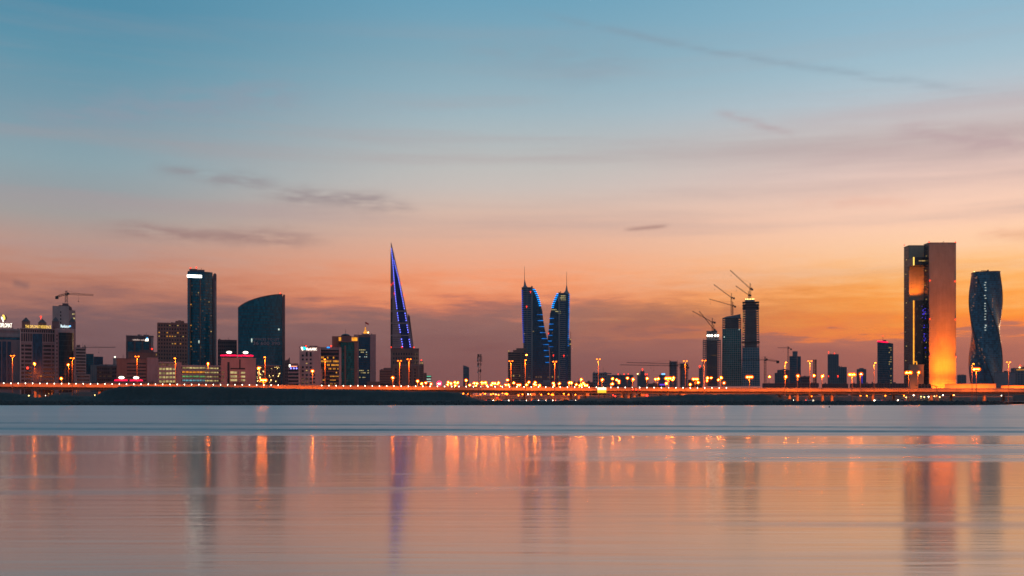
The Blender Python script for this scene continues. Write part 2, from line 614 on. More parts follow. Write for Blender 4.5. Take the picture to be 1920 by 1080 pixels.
def water_material():
    m, n, b = principled("sea_water")
    pos = n.new('ShaderNodeNewGeometry').outputs['Position']
    sp = n.new('ShaderNodeSeparateXYZ')
    n.put(sp.inputs[0], pos)
    X, Y, _ = sp.outputs
    # where the breeze ruffles the surface, with ragged edges
    rag = n.m('MULTIPLY', n.m('SUBTRACT', n.noise(n.xyz(n.m('MULTIPLY', X, 0.012), n.m('MULTIPLY', Y, 0.16), 0.0), 1.0, 4), 0.5), 22.0)
    Yr = n.m('ADD', Y, rag)
    lines = n.noise(n.xyz(n.m('MULTIPLY', X, 0.014), n.m('MULTIPLY', Y, 0.30), 3.0), 1.0, 4, 0.6)
    far = n.m('MULTIPLY', n.ss(Yr, 93.0, 104.0), n.m('ADD', 0.62, n.m('MULTIPLY', n.ss(lines, 0.35, 0.65), 0.38)))
    band = n.m('MULTIPLY', n.m('MULTIPLY', n.ss(Yr, 54.0, 57.0), n.m('SUBTRACT', 1.0, n.m('MULTIPLY', n.ss(Yr, 70.0, 84.0), 0.8))), n.ss(n.m('ADD', X, n.m('MULTIPLY', rag, 2.0)), -6.0, 26.0))
    band = n.m('MULTIPLY', band, n.m('ADD', 0.15, n.m('MULTIPLY', n.ss(lines, 0.36, 0.58), 0.75)))
    cat = n.m('MULTIPLY', n.ss(n.noise(n.xyz(n.m('MULTIPLY', X, 0.02), n.m('MULTIPLY', Y, 0.22), 7.0), 1.0, 3), 0.54, 0.72), 0.30)
    mask = n.m('MAXIMUM', n.m('MAXIMUM', far, band), cat)
    rough = n.m('ADD', 0.14, n.m('MULTIPLY', mask, 0.24))
    fr = n.new('ShaderNodeFresnel')
    fr.inputs['IOR'].default_value = 1.38
    gl = n.new('ShaderNodeBsdfGlossy')
    n.put(gl.inputs['Roughness'], rough)
    gl.inputs['Color'].default_value = (1, 1, 1, 1)
    b.inputs['Base Color'].default_value = (0.012, 0.030, 0.040, 1)
    b.inputs['Roughness'].default_value = 1.0
    b.inputs['Specular IOR Level'].default_value = 0.0
    mx = n.new('ShaderNodeMixShader')
    # a ruffled surface turns more of its facets to the viewer and reflects less
    n.put(mx.inputs[0], n.m('MULTIPLY', n.m('POWER', fr.outputs[0], 0.6), n.m('SUBTRACT', 1.0, n.m('MULTIPLY', mask, 0.37))))
    n.put(mx.inputs[1], b.outputs[0])
    n.put(mx.inputs[2], gl.outputs[0])
    out = [q for q in m.node_tree.nodes if q.type == 'OUTPUT_MATERIAL'][0]
    n.put(out.inputs['Surface'], mx.outputs[0])
    rip = n.noise(n.xyz(n.m('MULTIPLY', X, 0.10), n.m('MULTIPLY', Y, 1.1), 0.0), 1.0, 4, 0.6)
    bp = n.new('ShaderNodeBump')
    bp.inputs['Strength'].default_value = 0.24
    bp.inputs['Distance'].default_value = 0.05
    n.put(bp.inputs['Height'], rip)
    n.put(gl.inputs['Normal'], bp.outputs[0])
    return m


def swell(x, y):
    z = 0.0
    for c, slope, h, w in ((131.5, -0.20, 0.20, 0.95), (110.2, -0.10, 0.22, 0.95), (118.0, -0.15, 0.05, 1.2)):
        t = y - (c + slope * x)
        z += h * math.exp(-(t / w) ** 2)
    return z


ys = [-60, 0, 15, 30, 50, 70, 85, 92] + [95 + 0.25 * i for i in range(248)] + [158, 165, 180, 220, 300, 420, 560, 640, 800, 1000, 1400, 2200]
xs = [-4000, -2000, -900, -400, -200, -120] + [-90 + 4 * i for i in range(46)] + [120, 200, 400, 900, 2000, 4000]
mb = MB()
for y in ys:
    for x in xs:
        mb.v.append((x, y, swell(x, y) if 94 < y < 158 else 0.0))
for j in range(len(ys) - 1):
    for i in range(len(xs) - 1):
        a = j * len(xs) + i
        mb.f.append((a, a + 1, a + 1 + len(xs), a + len(xs)))
structure(mb.build('water', water_material(), smooth=True))

# ------------------------------------------------------------------ land across the water
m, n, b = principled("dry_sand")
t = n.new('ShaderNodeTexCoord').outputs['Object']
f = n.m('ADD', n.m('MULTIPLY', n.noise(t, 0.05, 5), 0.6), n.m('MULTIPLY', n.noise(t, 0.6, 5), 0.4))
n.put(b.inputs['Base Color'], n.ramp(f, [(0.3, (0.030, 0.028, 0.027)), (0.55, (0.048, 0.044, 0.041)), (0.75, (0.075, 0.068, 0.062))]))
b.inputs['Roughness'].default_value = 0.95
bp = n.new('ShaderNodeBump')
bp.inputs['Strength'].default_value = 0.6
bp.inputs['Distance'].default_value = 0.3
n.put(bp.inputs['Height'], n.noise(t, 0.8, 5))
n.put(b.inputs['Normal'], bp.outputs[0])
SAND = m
ROCK = wall_mat("rip_rap_rock", (0.060, 0.058, 0.058), 0.9, 0.5, 0.45)
ASPHALT = flat_mat("asphalt", (0.055, 0.053, 0.052), 0.8, 0, 0.4)
PAINT = flat_mat("road_paint", (0.7, 0.7, 0.66), 0.6, 0, 2.0)


def shore(px):
    return interp([(-400, 590), (0, 596), (900, 602), (1500, 600), (1780, 604), (1850, 618), (1885, 660), (1905, 760), (1960, 860), (2300, 900)], px)


CREST = [(-300, 733), (-20, 735), (18, 736), (45, 741), (58, 745), (84, 745), (95, 741), (125, 740), (158, 743.5), (178, 742), (198, 731), (226, 724.5), (300, 724),
         (450, 725.5), (530, 728.5), (620, 730), (720, 732.5), (850, 735), (861, 736), (886, 746), (905, 751), (930, 752), (1000, 752), (1078, 752), (1086, 747), (1180, 746),
         (1240, 742), (1300, 739.5), (1430, 739), (1448, 742), (1470, 748), (1480, 751), (1500, 752), (1700, 752), (1790, 752), (1870, 753), (1900, 754), (2300, 754)]
rnd = random.Random(3)
cols = [-400 + 6 * i for i in range(450)]
ext = [(-60000, -400)] 
mb = MB()
prof_n = None
for px in cols:
    d0 = shore(px)
    zc = EYE + (HOR - interp(CREST, px)) * (d0 + 38) / F
    zc = max(zc, 2.05) + rnd.uniform(-0.12, 0.12)
    prof = [(d0 - 3, -1.5), (d0, 0.0), (d0 + 4, 1.5), (d0 + 8, 2.25), (d0 + 14, 2.3 + (zc - 2.3) * 0.10), (d0 + 22, 2.3 + (zc - 2.3) * 0.45),
            (d0 + 30, 2.3 + (zc - 2.3) * 0.85), (d0 + 37, zc), (d0 + 43, zc * 0.97 + 0.06), (d0 + 54, 2 + (zc - 2) * 0.3), (d0 + 60, 1.2)]
    for k, (d, z) in enumerate(prof):
        j = rnd.uniform(-0.25, 0.25) if 3 < k < 9 and zc > 3 else 0
        mb.v.append(((px - 960) * d / F, d, z + j * min(1, (zc - 2) / 4)))
K = len(prof)
for i in range(len(cols) - 1):
    for k in range(K - 1):
        a = i * K + k
        mb.f.append((a, a + K, a + K + 1, a + 1))
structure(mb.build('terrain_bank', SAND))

# flat ground from the shore to beyond the horizon, one sheet
mb = MB()
px_g = [-700, -400] + [-340 + 60 * i for i in range(45)] + [2600]
rows = [12, 40, 120, 400, 1200, 4000]
for px in px_g:
    d0 = shore(max(-400, min(2300, px)))
    for r in rows:
        d = d0 + r
        mb.v.append(((px - 960) * d / F, d, GROUND))
K = len(rows)
for i in range(len(px_g) - 1):
    for k in range(K - 1):
        a = i * K + k
        mb.f.append((a, a + K, a + K + 1, a + 1))
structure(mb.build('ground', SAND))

# boulders of the revetment along the waterline
mb = MB()
ico = []
phi = (1 + 5 ** .5) / 2
for a in (-1, 1):
    for b_ in (-phi, phi):
        ico += [(0, a, b_), (a, b_, 0), (b_, 0, a)]
ico = [Vector(p).normalized() for p in ico]
ico_f = []
for i in range(12):
    for j in range(i + 1, 12):
        for k in range(j + 1, 12):
            if all((ico[p] - ico[q]).length < 1.06 for p, q in ((i, j), (j, k), (i, k))):
                nrm = (ico[j] - ico[i]).cross(ico[k] - ico[i])
                ico_f.append((i, j, k) if nrm.dot(ico[i]) > 0 else (i, k, j))
rnd = random.Random(11)
for i in range(5200):
    px = rnd.uniform(-60, 1925)
    d0 = shore(px)
    t_ = rnd.random()
    d = d0 - 1.0 + 9.5 * t_
    z = -0.2 + 2.5 * t_ ** 0.8
    r = rnd.uniform(0.35, 1.0)
    sx, sy, sz = (rnd.uniform(0.7, 1.3) * r for _ in range(3))
    n0 = len(mb.v)
    for p in ico:
        j = rnd.uniform(0.75, 1.2)
        mb.v.append(((px - 960) * d / F + p.x * sx * j, d + p.y * sy * j, z + p.z * sz * 0.8 * j))
    mb.f += [(n0 + a, n0 + b_, n0 + c) for a, b_, c in ico_f]
o = mb.build('rip_rap', ROCK, kind='stuff')
o['label'] = 'dark boulders piled along the waterline'
o['category'] = 'rocks'

# ------------------------------------------------------------------ shore road and flyover
ROAD_D, ROAD_Z = 668.0, 2.12


def wx(px, d):
    return (px - 960) * d / F


mb = MB()
mb.box(wx(-300, ROAD_D), wx(2250, ROAD_D), ROAD_D - 6, ROAD_D + 6, 1.9, ROAD_Z)
road = structure(mb.build('road', ASPHALT))
mb = MB()
for i in range(150):
    x = wx(-300, ROAD_D) + i * 6
    mb.box(x, x + 2.5, ROAD_D - .08, ROAD_D + .08, ROAD_Z + .002, ROAD_Z + .006)
mb.build('lane_marking', PAINT, road, 'stuff')
mb = MB()
for y0 in (ROAD_D - 6.35, ROAD_D + 6.05):
    mb.box(wx(-300, ROAD_D), wx(2250, ROAD_D), y0, y0 + .3, 1.9, ROAD_Z + .13)
mb.build('kerb', CONCRETE, road)

FLY_D = 725.0
DECK = [(-60, 723), (0, 723.3), (300, 725.5), (450, 726.5), (620, 728), (900, 730), (1100, 731), (1360, 732.5), (1700, 733), (1960, 733.5), (2100, 733.5)]


def deck_z(px, d=FLY_D):
    return EYE + (HOR - interp(DECK, px)) * d / F


fly = tag(empty('road_flyover', (0, FLY_D, GROUND)), 'long concrete road flyover lit orange, running the whole width behind the shore bank', 'flyover')
pxs = [-140 + 40 * i for i in range(57)]


def strip(name, mat, y0, y1, lo, hi, p0=-140, p1=2100, parent=fly, kind=None):
    """a long beam following the deck; lo/hi are heights relative to the road surface"""
    mb_ = MB()
    pp = [p for p in pxs if p0 < p < p1]
    pp = [p0] + pp + [p1]
    rings = []
    for p in pp:
        x, z = wx(p, FLY_D), deck_z(p) - GROUND
        rings.append([(x, y0, z + lo), (x, y1, z + lo), (x, y1, z + hi), (x, y0, z + hi)])
    mb_.loft(rings)
    return mb_.build(name, mat, parent, kind)


strip('deck_slab', FLY_CONCRETE, 0.0, 19.0, -0.45, 0.0)
strip('girder', FLY_CONCRETE, 2.6, 5.2, -2.5, -0.46)
strip('girder', FLY_CONCRETE, 13.5, 16.0, -2.5, -0.46)
strip('parapet', FLY_CONCRETE, -0.05, 0.25, -0.6, 1.15)
strip('barrier', FLY_CONCRETE, 18.6, 18.9, 0.0, 2.3)
strip('carriageway', ASPHALT, 0.6, 18.3, 0.004, 0.06)
mb = MB()
for i in range(330):
    p = -140 + i * 6.8
    x, z = wx(p, FLY_D), deck_z(p) - GROUND
    mb.box(x - .05, x + .05, .05, .15, z + 1.15, z + 1.75)
o = mb.build('railing_posts', METAL_PALE, fly, 'stuff')
strip('rail', METAL_PALE, 0.06, 0.14, 1.68, 1.78)

# small white lights on the parapet
lm = MB()
lm.ball((0, 0, 0), 0.24, 8, 5)
lm.box(-.08, .08, -.08, .08, -.55, -.28)
lmesh = lm.mesh('parapet_light', LAMP_WHITE)
gap = [(76, 80), (534, 598), (1364, 9999)]
p = 7.0
while p < 1366:
    if not any(a < p < b for a, b in gap):
        o = col_link(bpy.data.objects.new('parapet_light', lmesh))
        o.parent = fly
        o.location = (wx(p, FLY_D), -0.02, deck_z(p) - GROUND + 1.95)
    p += 13.55

# piers
PIERS = [62, 67, 71.5, 76, 80, 183, 186, 189, 192, 240, 300, 360, 420, 480, 540, 600, 660, 720, 780, 830, 872, 878, 884, 984, 998, 1073, 1086, 1101, 1167, 1173, 1180, 1186, 1191, 1244, 1252, 1260, 1267,
         1330, 1395, 1472, 1483, 1489, 1498, 1530, 1545, 1554, 1563, 1573, 1640, 1690, 1750, 1800, 1850, 1900]
for k, p in enumerate(PIERS):
    z = deck_z(p) - GROUND - 2.5
    y = (3.0, 14.0)[k % 2] if k > 8 else 3.0 + 2.2 * (k % 5)
    MB().box(wx(p, FLY_D) - .75, wx(p, FLY_D) + .75, y, y + 1.6, 0, z).build('pier', FLY_CONCRETE, fly)
for p, w in ((1000, 8), (1102, 6), (1206, 8), (1282, 9), (1343, 10)):      # pier heads
    z = deck_z(p) - GROUND
    MB().box(wx(p, FLY_D) - w * .19, wx(p, FLY_D) + w * .19, 0.9, 17, z - 4.3, z - 2.5).build('pier_head', FLY_CONCRETE, fly)

# ------------------------------------------------------------------ evening haze
HAZE = True
if HAZE:
    m = bpy.data.materials.new("haze")
    m.use_nodes = True
    hn = m.node_tree
    hn.nodes.clear()
    pv = hn.nodes.new('ShaderNodeVolumePrincipled')
    pv.inputs['Color'].default_value = (0.86, 0.80, 0.82, 1)
    pv.inputs['Density'].default_value = 0.000025
    pv.inputs['Anisotropy'].default_value = 0.2
    ho = hn.nodes.new('ShaderNodeOutputMaterial')
    hn.links.new(pv.outputs[0], ho.inputs['Volume'])
    mb = MB().box(-4600, 4600, -70, 5200, -3.0, 330)
    o = mb.build('haze', m, kind='stuff')
    o['label'] = 'thin evening haze over the whole bay'
    o['category'] = 'haze'

# ------------------------------------------------------------------ building kit
def d_seed(b):
    return int(b.d)


def facade(b, p0, p1, t, bot, nx, nz, wall, glass, fw=0.55, fh=0.5, depth=22.0, y0=0.0, proud=0.35, crown=1.6):
    """glazed core behind a real grid of spandrels and piers, roof slab on top"""
    b.box('glazing', glass, p0, p1, t + .4, None, y0, y0 + depth)
    if nz:
        b.bands('spandrels', wall, p0, p1, t + 1, bot, nz, 1 - fh, y0, proud, 0.3, side=y0 + depth)
    if nx:
        b.fins('piers', wall, p0, p1, t + 1, bot, nx, 1 - fw, y0, proud + 0.06, 0.3)
    if crown:
        MB().box(b.x(p0) - .5, b.x(p1) + .5, y0 - proud - .12, y0 + depth + .3, b.z(t + .4) - crown * .3, b.z(t)).build('roof_parapet', wall, b.root)
        roof_clutter(b, p0, p1, t, y0, depth, int(p0 * 7 + d_seed(b)))


def lerp_pts(pts):
    return lambda y: interp(pts, y)


def level_loft(b, name, mat, L, Rr, ys, y0, y1, parent=None):
    """body between a left and a right outline given as functions of photograph row"""
    rings = []
    for py in ys:
        z = max(b.z(py), 0)
        a, c = b.x(L(py)), b.x(Rr(py))
        rings.append([(a, y0, z), (c, y0, z), (c, y1, z), (a, y1, z)])
    return MB().loft(rings).build(name, mat, parent or b.root)


def level_bands(b, name, mat, L, Rr, t, bot, n, frac, y0, y1, proud=0.4):
    m = MB()
    for i in range(n):
        py = bot + (t - bot) * (i + .5) / n
        h = (bot - t) / n * frac / 2 * b.sz
        m.box(b.x(L(py)) - proud, b.x(Rr(py)) + proud, y0 - proud, y1 + proud, b.z(py) - h, b.z(py) + h)
    return m.build(name, mat, b.root, 'stuff')


def lattice(m, p, q, w, r=0.16, step=None):
    """square open truss between two points"""
    p, q = Vector(p), Vector(q)
    d = (q - p).normalized()
    u = (Vector((0, 1, 0)) if abs(d.y) < .9 else Vector((1, 0, 0)))
    v = d.cross(u).normalized()
    u = v.cross(d).normalized()
    cs = [(u * a + v * c) * (w / 2) for a, c in ((-1, -1), (1, -1), (1, 1), (-1, 1))]
    L = (q - p).length
    n = max(2, int(L / (step or w * 1.6)))
    for c in cs:
        m.tube(p + c, q + c, r, n=4)
    for k in range(n):
        a, e = p + d * L * k / n, p + d * L * (k + 1) / n
        for i in range(4):
            m.tube(a + cs[i], e + cs[(i + 1) % 4], r * .6, n=3)
    return m


def crane(label, px, d, base_py, slew_py, apex_py, jib, counter, group='tower cranes', luff=False, w=2.0, colour=None):
    """tower crane; JIB and COUNTER are the photograph positions of the two arm tips"""
    mat = colour or METAL
    s = d / F
    root = tag(empty('tower_crane', (wx(px, d), d, EYE + (HOR - base_py) * s)), label, 'crane', group)
    z = lambda py: (base_py - py) * s
    x = lambda p_: (p_ - px) * s
    lattice(MB(), (0, 0, 0), (0, 0, z(slew_py)), w, .2).build('mast', mat, root)
    m = MB()
    m.box(-w * .6, w * .6, -w * .6, w * .6, z(slew_py), z(slew_py) + 1.2)
    m.box(w * .5, w * 1.3, -w * .7, w * .3, z(slew_py) + 1.2, z(slew_py) + 3.4)
    m.build('cab', mat, root)
    lattice(MB(), (0, 0, z(slew_py) + 1), (0, 0, z(apex_py)), w * .6, .16).build('apex_frame', mat, root)
    lattice(MB(), (0, 0, z(slew_py) + 2), (x(jib[0]), 0, z(jib[1])), w * .7, .17).build('jib', mat, root)
    lattice(MB(), (0, 0, z(slew_py) + 2), (x(counter[0]), 0, z(counter[1])), w * .7, .2).build('counter_jib', mat, root)
    cx = x(counter[0])
    sg = 1 if cx > 0 else -1
    MB().box(min(cx, cx - sg * 3.2), max(cx, cx - sg * 3.2), -1, 1, z(counter[1]) - 2.2, z(counter[1]) + 1.2).build('counterweight', mat, root)
    m = MB()
    m.tube((0, 0, z(apex_py)), (x(jib[0]) * .7, 0, z(jib[1]) * .7 + (z(slew_py) + 2) * .3), .09, n=3)
    m.tube((0, 0, z(apex_py)), (cx, 0, z(counter[1]) + .6), .09, n=3)
    m.build('tie_cable', mat, root)
    m = MB()
    hx = x(jib[0]) * (.95 if luff else .45)
    hz = (z(slew_py) + 2) + (z(jib[1]) - z(slew_py) - 2) * (.95 if luff else .45)
    m.tube((hx, 0, hz), (hx, 0, hz - 8), .07, n=3)
    m.box(hx - .5, hx + .5, -.4, .4, hz - 9, hz - 8)
    m.build('hook_block', mat, root)
    return root


# ------------------------------------------------------------------ hotels at the left edge
b = Bld('hotel', 'hotel cut by the left frame edge, gold flame emblem and white letters on roof', 0, 1100)
b.box('wall', WALL, -70, 38, 619.5, None, 0, 26)
MB().box(b.x(-70) - .4, b.x(38.3), -.9, 26.4, b.z(619.5), b.z(616)).build('cornice', WALL_PALE, b.root)
b.box('glass_band', GLASS_TEAL, -70, 37.4, 632, 636.5, -.25, .3)
b.box('stone_band', WALL_PALE, -70, 38.2, 625, 631, -.5, .2)
for p0, p1 in ((-60, -50), (-46, -36), (-32, -22), (-18, -8), (-5, 2.6), (4, 11.5), (14, 21)):
    b.box('window_strip', GLASS_NAVY, p0, p1, 640, 716, -.12, .3)
roof_clutter(b, 22, 38, 616, 2, 20, 3)
b.sign('lettering', 'DIPLOMAT', NEON_WHITE, -1, 22.5, 605.5, 613.5, .6)
m = MB()
for p in (-2, 5, 12, 19, 24):
    m.tube((b.x(p), 1.0, b.z(616)), (b.x(p), 1.0, b.z(605)), .12)
m.box(b.x(-3), b.x(26), .9, 1.1, b.z(614.3), b.z(613.8))
m.build('sign_frame', METAL, b.root)


def petal(b, pts, mat, y, nm='emblem_petal'):
    MB().slab_xz([(b.x(p), b.z(q)) for p, q in pts], y, y + .4).build(nm, mat, b.root)


petal(b, [(5.6, 603.5), (6.6, 603.5), (6, 598), (4.2, 594.6), (2.3, 593.6), (2.2, 596.2), (3.8, 599)], NEON_WHITE, .5)
petal(b, [(6.9, 599.5), (9.4, 599.2), (9.8, 595.5), (8.6, 591.5), (6.4, 589.3), (4.3, 590.5), (5.4, 594.6)], NEON_GOLD, .9)
petal(b, [(9.4, 603), (11.6, 600.5), (12.9, 595.5), (12, 592.8), (10.3, 590), (9.7, 592), (10.7, 596)], METAL, 1.3)

b = Bld('apartment_hotel', 'residence block with pointed roof dormers and an orange-lit name along its eaves', 72, 1080)
b.box('wall', WALL, 39, 103, 618, None, .6, 26)
b.box('glazing', GLASS_BLACK, 39.6, 102.6, 618.6, None, .3, 1)
b.bands('spandrels', WALL, 39, 60.4, 645, 717.5, 10, .42, .3, .3, .2)
b.bands('spandrels', WALL, 79.4, 103, 645, 717.5, 10, .42, .3, .3, .2)
m = MB()
for p in (39.4, 46, 60.2):
    m.box(b.x(p - .8), b.x(p + .8), -.08, .6, 0, b.z(641))
for p in (80.6, 97, 102.5):
    m.box(b.x(p - .8), b.x(p + .8), -.08, .6, 0, b.z(641))
m.build('piers', WALL, b.root, 'stuff')
b.box('string_course', WALL_PALE, 38.6, 103.4, 623.6, 625.6, -.2, .8)
b.box('string_course', WALL_PALE, 38.6, 103.4, 640.6, 643, -.15, .8)
b.fins('mullions', WALL, 39.4, 60.4, 625.6, 640.6, 5, .42, .3, .25, .2)
b.fins('mullions', WALL, 80.4, 102.6, 625.6, 640.6, 5, .42, .3, .25, .2)
b.fins('mullions', WALL, 39.4, 102.6, 616.5, 623.6, 15, .36, .3, .22, .2)
MB().box(b.x(61), b.x(79), -.22, .3, 0, b.z(626)).build('glass_bay', GLASS_NAVY, b.root)
b.windows('lit_windows', WIN_ORANGE, 61, 79, 645, 716, 4, 10, .5, .3, -.3, .05, cells={(0, 5), (3, 8)})
b.box('eaves', WALL_PALE, 38, 103.6, 615.8, 617.6, -.5, 26)
b.sign('lettering', 'THE DIPLOMAT RESIDENCE', NEON_GOLD, 47.5, 96, 610, 615.4, -.3)
for pa, pb, ty, by in ((41, 56.3, 594.6, 603), (71.5, 87, 596.2, 604.5)):
    zt, zm = b.z(ty), b.z(by)
    x0, x1, y0, y1 = b.x(pa), b.x(pb), 4, 4 + (b.x(pb) - b.x(pa))
    cx, cy = (x0 + x1) / 2, (y0 + y1) / 2
    m = MB()
    m.box(x0, x1, y0, y1, b.z(616), zm)
    m.build('dormer', WALL_DARK, b.root)
    m = MB()
    m.loft([[(x0 - .2, y0 - .2, zm), (x1 + .2, y0 - .2, zm), (x1 + .2, y1 + .2, zm), (x0 - .2, y1 + .2, zm)], [(cx - .1, cy - .1, zt), (cx + .1, cy - .1, zt), (cx + .1, cy + .1, zt), (cx - .1, cy + .1, zt)]])
    m.build('dormer_roof', ROOFING, b.root)
b.beacon(76.6, 592.6, 8)

b = Bld('corner_hotel', 'corner hotel wing with a curved dark glass bay under a small white and cyan name', 123, 1075)
b.box('wall', WALL, 103.6, 142, 616, None, 1.0, 24)
prof = [(b.x(124) + (b.x(138) - b.x(110)) / 2 * math.cos(t), 1.0 - 5.0 * math.sin(t)) for t in [math.pi * k / 12 for k in range(13)]]
prof = prof[::-1] if False else prof
poly = [(x_, y_) for x_, y_ in reversed(prof)]
m = MB()
m.prism(poly, 0, b.z(624))
m.build('glass_bay', GLASS_BLACK, b.root)
m = MB()
big = [(b.x(124) + (x_ - b.x(124)) * 1.06, 1.0 + (y_ - 1.0) * 1.08) for x_, y_ in poly]
m.prism(big, b.z(624) + .02, b.z(618))
m.build('bay_cornice', WALL_PALE, b.root)
m = MB()
big = [(b.x(124) + (x_ - b.x(124)) * 1.01, 1.0 + (y_ - 1.0) * 1.015) for x_, y_ in poly]
for k in range(13):
    z = b.z(624) * (k + .5) / 13
    m.prism(big, z - .25, z + .25)
m.build('floor_lines', METAL, b.root, 'stuff')
for pa, pb in ((97.5, 111), (129.5, 142)):
    zt, zm = b.z(593.8), b.z(603)
    x0, x1, y0, y1 = b.x(pa), b.x(pb), 1.6, 1.6 + (b.x(pb) - b.x(pa))
    cx, cy = (x0 + x1) / 2, (y0 + y1) / 2
    MB().box(x0, x1, y0, y1, b.z(616) + .02, zm).build('dormer', WALL_DARK, b.root)
    MB().loft([[(x0 - .2, y0 - .2, zm), (x1 + .2, y0 - .2, zm), (x1 + .2, y1 + .2, zm), (x0 - .2, y1 + .2, zm)], [(cx - .1, cy - .1, zt), (cx + .1, cy - .1, zt), (cx + .1, cy + .1, zt), (cx - .1, cy + .1, zt)]]).build('dormer_roof', ROOFING, b.root)
b.windows('windows', GLASS_BLACK, 103.8, 109.8, 626, 716, 1, 13, .4, .5, 1.0, .06)
b.sign('lettering', 'Radisson', emit_mat("cyan_white_sign", (0.75, 0.95, 1.0), 2.2), 114, 130, 609.2, 614.4, -2.2)
MB().ball((b.x(131.4), -2.2, b.z(611.6)), .8, 8, 5).build('emblem', emit_mat("sky_blue_sign", (0.1, 0.45, 1.0), 2.5), b.root)
MB().box(b.x(113), b.x(133), -2.0, -1.8, b.z(615.6), b.z(614.8)).build('sign_rail', METAL, b.root)
for k in (113.5, 123, 132.5):
    MB().tube((b.x(k), -1.9, b.z(618)), (b.x(k), -1.9, b.z(614.8)), .12).build('sign_bracket', METAL, b.root)

b = Bld('slab_tower', 'pale plain-walled tower behind the hotels with a crane on top', 114, 1240)
b.box('wall', WALL_PALE, 98.4, 129, 573.8, None, 0, 24)
MB().prism([(b.x(129), .5), (b.x(141.5), 3.0), (b.x(141.5), 24), (b.x(129), 24)], 0, b.z(581)).build('side_wing', WALL, b.root)
MB().slab_xz([(b.x(129), b.z(581)), (b.x(135.5), b.z(581)), (b.x(134.5), b.z(576)), (b.x(129), b.z(571.5))], 1, 22).build('stepped_top', WALL_DARK, b.root)
b.box('plant_room', WALL_DARK, 110, 129, 571.6, 573.8, 4, 20)
b.box('plant_room', WALL_DARK, 117, 128.5, 567.5, 571.6, 6, 18)
b.windows('windows', GLASS_BLACK, 112, 115.5, 582, 608, 1, 4, .6, .5, 0, .06)
b.windows('lit_windows', WIN_YELLOW, 132, 141, 584, 600, 1, 2, .9, .3, 2.2, .4)
b.windows('dim_windows', WIN_DIM, 130, 141, 602, 640, 2, 6, .6, .3, 2.0, .4)
crane('hammerhead crane standing on the pale plain-walled tower behind the hotels', 124.5, 1252, 567.5, 554, 545, (175, 553.2), (104.3, 557.3), w=2.4)
crane('thin far-off crane arm reaching out low beside the white banded block', 159, 1700, 716, 653.6, 647, (216.5, 651.2), (150, 655), w=1.6)

b = Bld('banded_block', 'small white block with dark window bands just beyond the corner hotel', 152, 1150)
facade(b, 142.5, 160.5, 652, 716, 0, 11, WALL_PALE, GLASS_BLACK, fh=.45, depth=18)
b.box('plant_room', WALL_DARK, 143.5, 150.5, 646.5, 652, 4, 12)
b.box('annex', WALL_PALE, 142.5, 169.5, 702, None, -4, -.4)
b.windows('windows', GLASS_BLACK, 144, 168, 703, 716, 1, 2, .95, .35, -4, .06)

b = Bld('stepped_glass_block', 'dark stepped glass office behind the white banded block', 177, 1320)
b.box('glazing', GLASS_TEAL, 161.3, 175.6, 663.6, None, 0, 20)
b.box('glazing', GLASS_NAVY, 175.8, 193.3, 668.5, None, 2, 20)
b.bands('floor_lines', METAL, 161.3, 175.6, 664, 716, 13, .2, 0, .1, .2)
b.bands('floor_lines', METAL, 175.8, 193.3, 669, 716, 12, .2, 2, .1, .2)
b.box('lower_wing', WALL_GREY, 170, 190, 684.5, None, -9, -1)
b.fins('lower_piers', WALL_PALE, 171, 189.5, 685, 716, 5, .35, -9, .2, .2)

b = Bld('low_office', 'low dark office with a flat roof beside a small floodlit turret', 205, 1180)
facade(b, 182, 222, 687, 716, 10, 4, WALL_DARK, GLASS_BLACK, .7, .5, 20)
b.box('roof_store', WALL_GREY, 187, 219, 683, 687, 5, 16)
b.windows('lit_windows', WIN_DIM, 182, 222, 688, 716, 10, 4, .5, .3, 0, .12, keep=.2, seed=5)

b = Bld('turret_house', 'square brown house with a small white-lit turret on its corner', 226, 1230)
b.box('wall', WALL_BROWN, 212, 241, 672, None, 0, 16)
b.windows('windows', GLASS_BLACK, 220, 240, 676, 712, 5, 6, .5, .5, 0, .06)
b.windows('lit_windows', WIN_WARM, 220, 240, 672, 678, 4, 1, .2, .3, 0, .1, cells={(2, 0)})
m = MB()
m.lathe([(b.z(690), 1.9), (b.z(673.5), 1.9), (b.z(673.2), 2.3), (b.z(672.4), 2.3), (b.z(671), .6), (b.z(669.5), .2)], 12, b.x(215.5), -2.4)
m.build('turret', WALL_PALE, b.root)
MB().ball((b.x(215.5), -2.4, b.z(669.6)), .9, 8, 5).build('turret_lamp', NEON_WHITE, b.root)

# ------------------------------------------------------------------ sign building, brown office, low blocks
b = Bld('bank_office', 'dark glass office with faint lettering and a bright blue and white emblem at the top', 262, 1250)
b.box('wall', WALL_DARK, 236.6, 283, 630, None, .4, 22)
b.box('glazing', GLASS_TEAL, 238, 281.6, 640.5, None, .1, 1)
b.fins('piers', WALL_DARK, 238, 281.6, 640.5, 716, 3, .22, .1, .3, .3)
b.bands('floor_lines', METAL, 238, 281.6, 641, 700, 14, .12, .1, .1, .2)
MB().prism([(b.x(283.1), .8), (b.x(288), 4), (b.x(288), 22), (b.x(283.1), 22)], 0, b.z(631)).build('side_wall', WALL_PALE, b.root)
b.box('coping', WALL_PALE, 236.2, 288.4, 629, 630, 0, 22.3)
b.box('mast', METAL, 264.4, 265.4, 626.6, 629, 6, 6.8)
m = MB()
for i, h in enumerate((1.3, 1.0, 1.5, 1.6, 1.0, 1.4, 1.7, 1.0, 1.2, 0, 1.0, 1.1, 1.0, 1.5, 1.0)):      # too small in the photograph to read
    if h:
        m.box(b.x(249 + i * 1.48), b.x(249 + i * 1.48 + 1.1), .1, .3, b.z(638.4), b.z(638.4) + h)
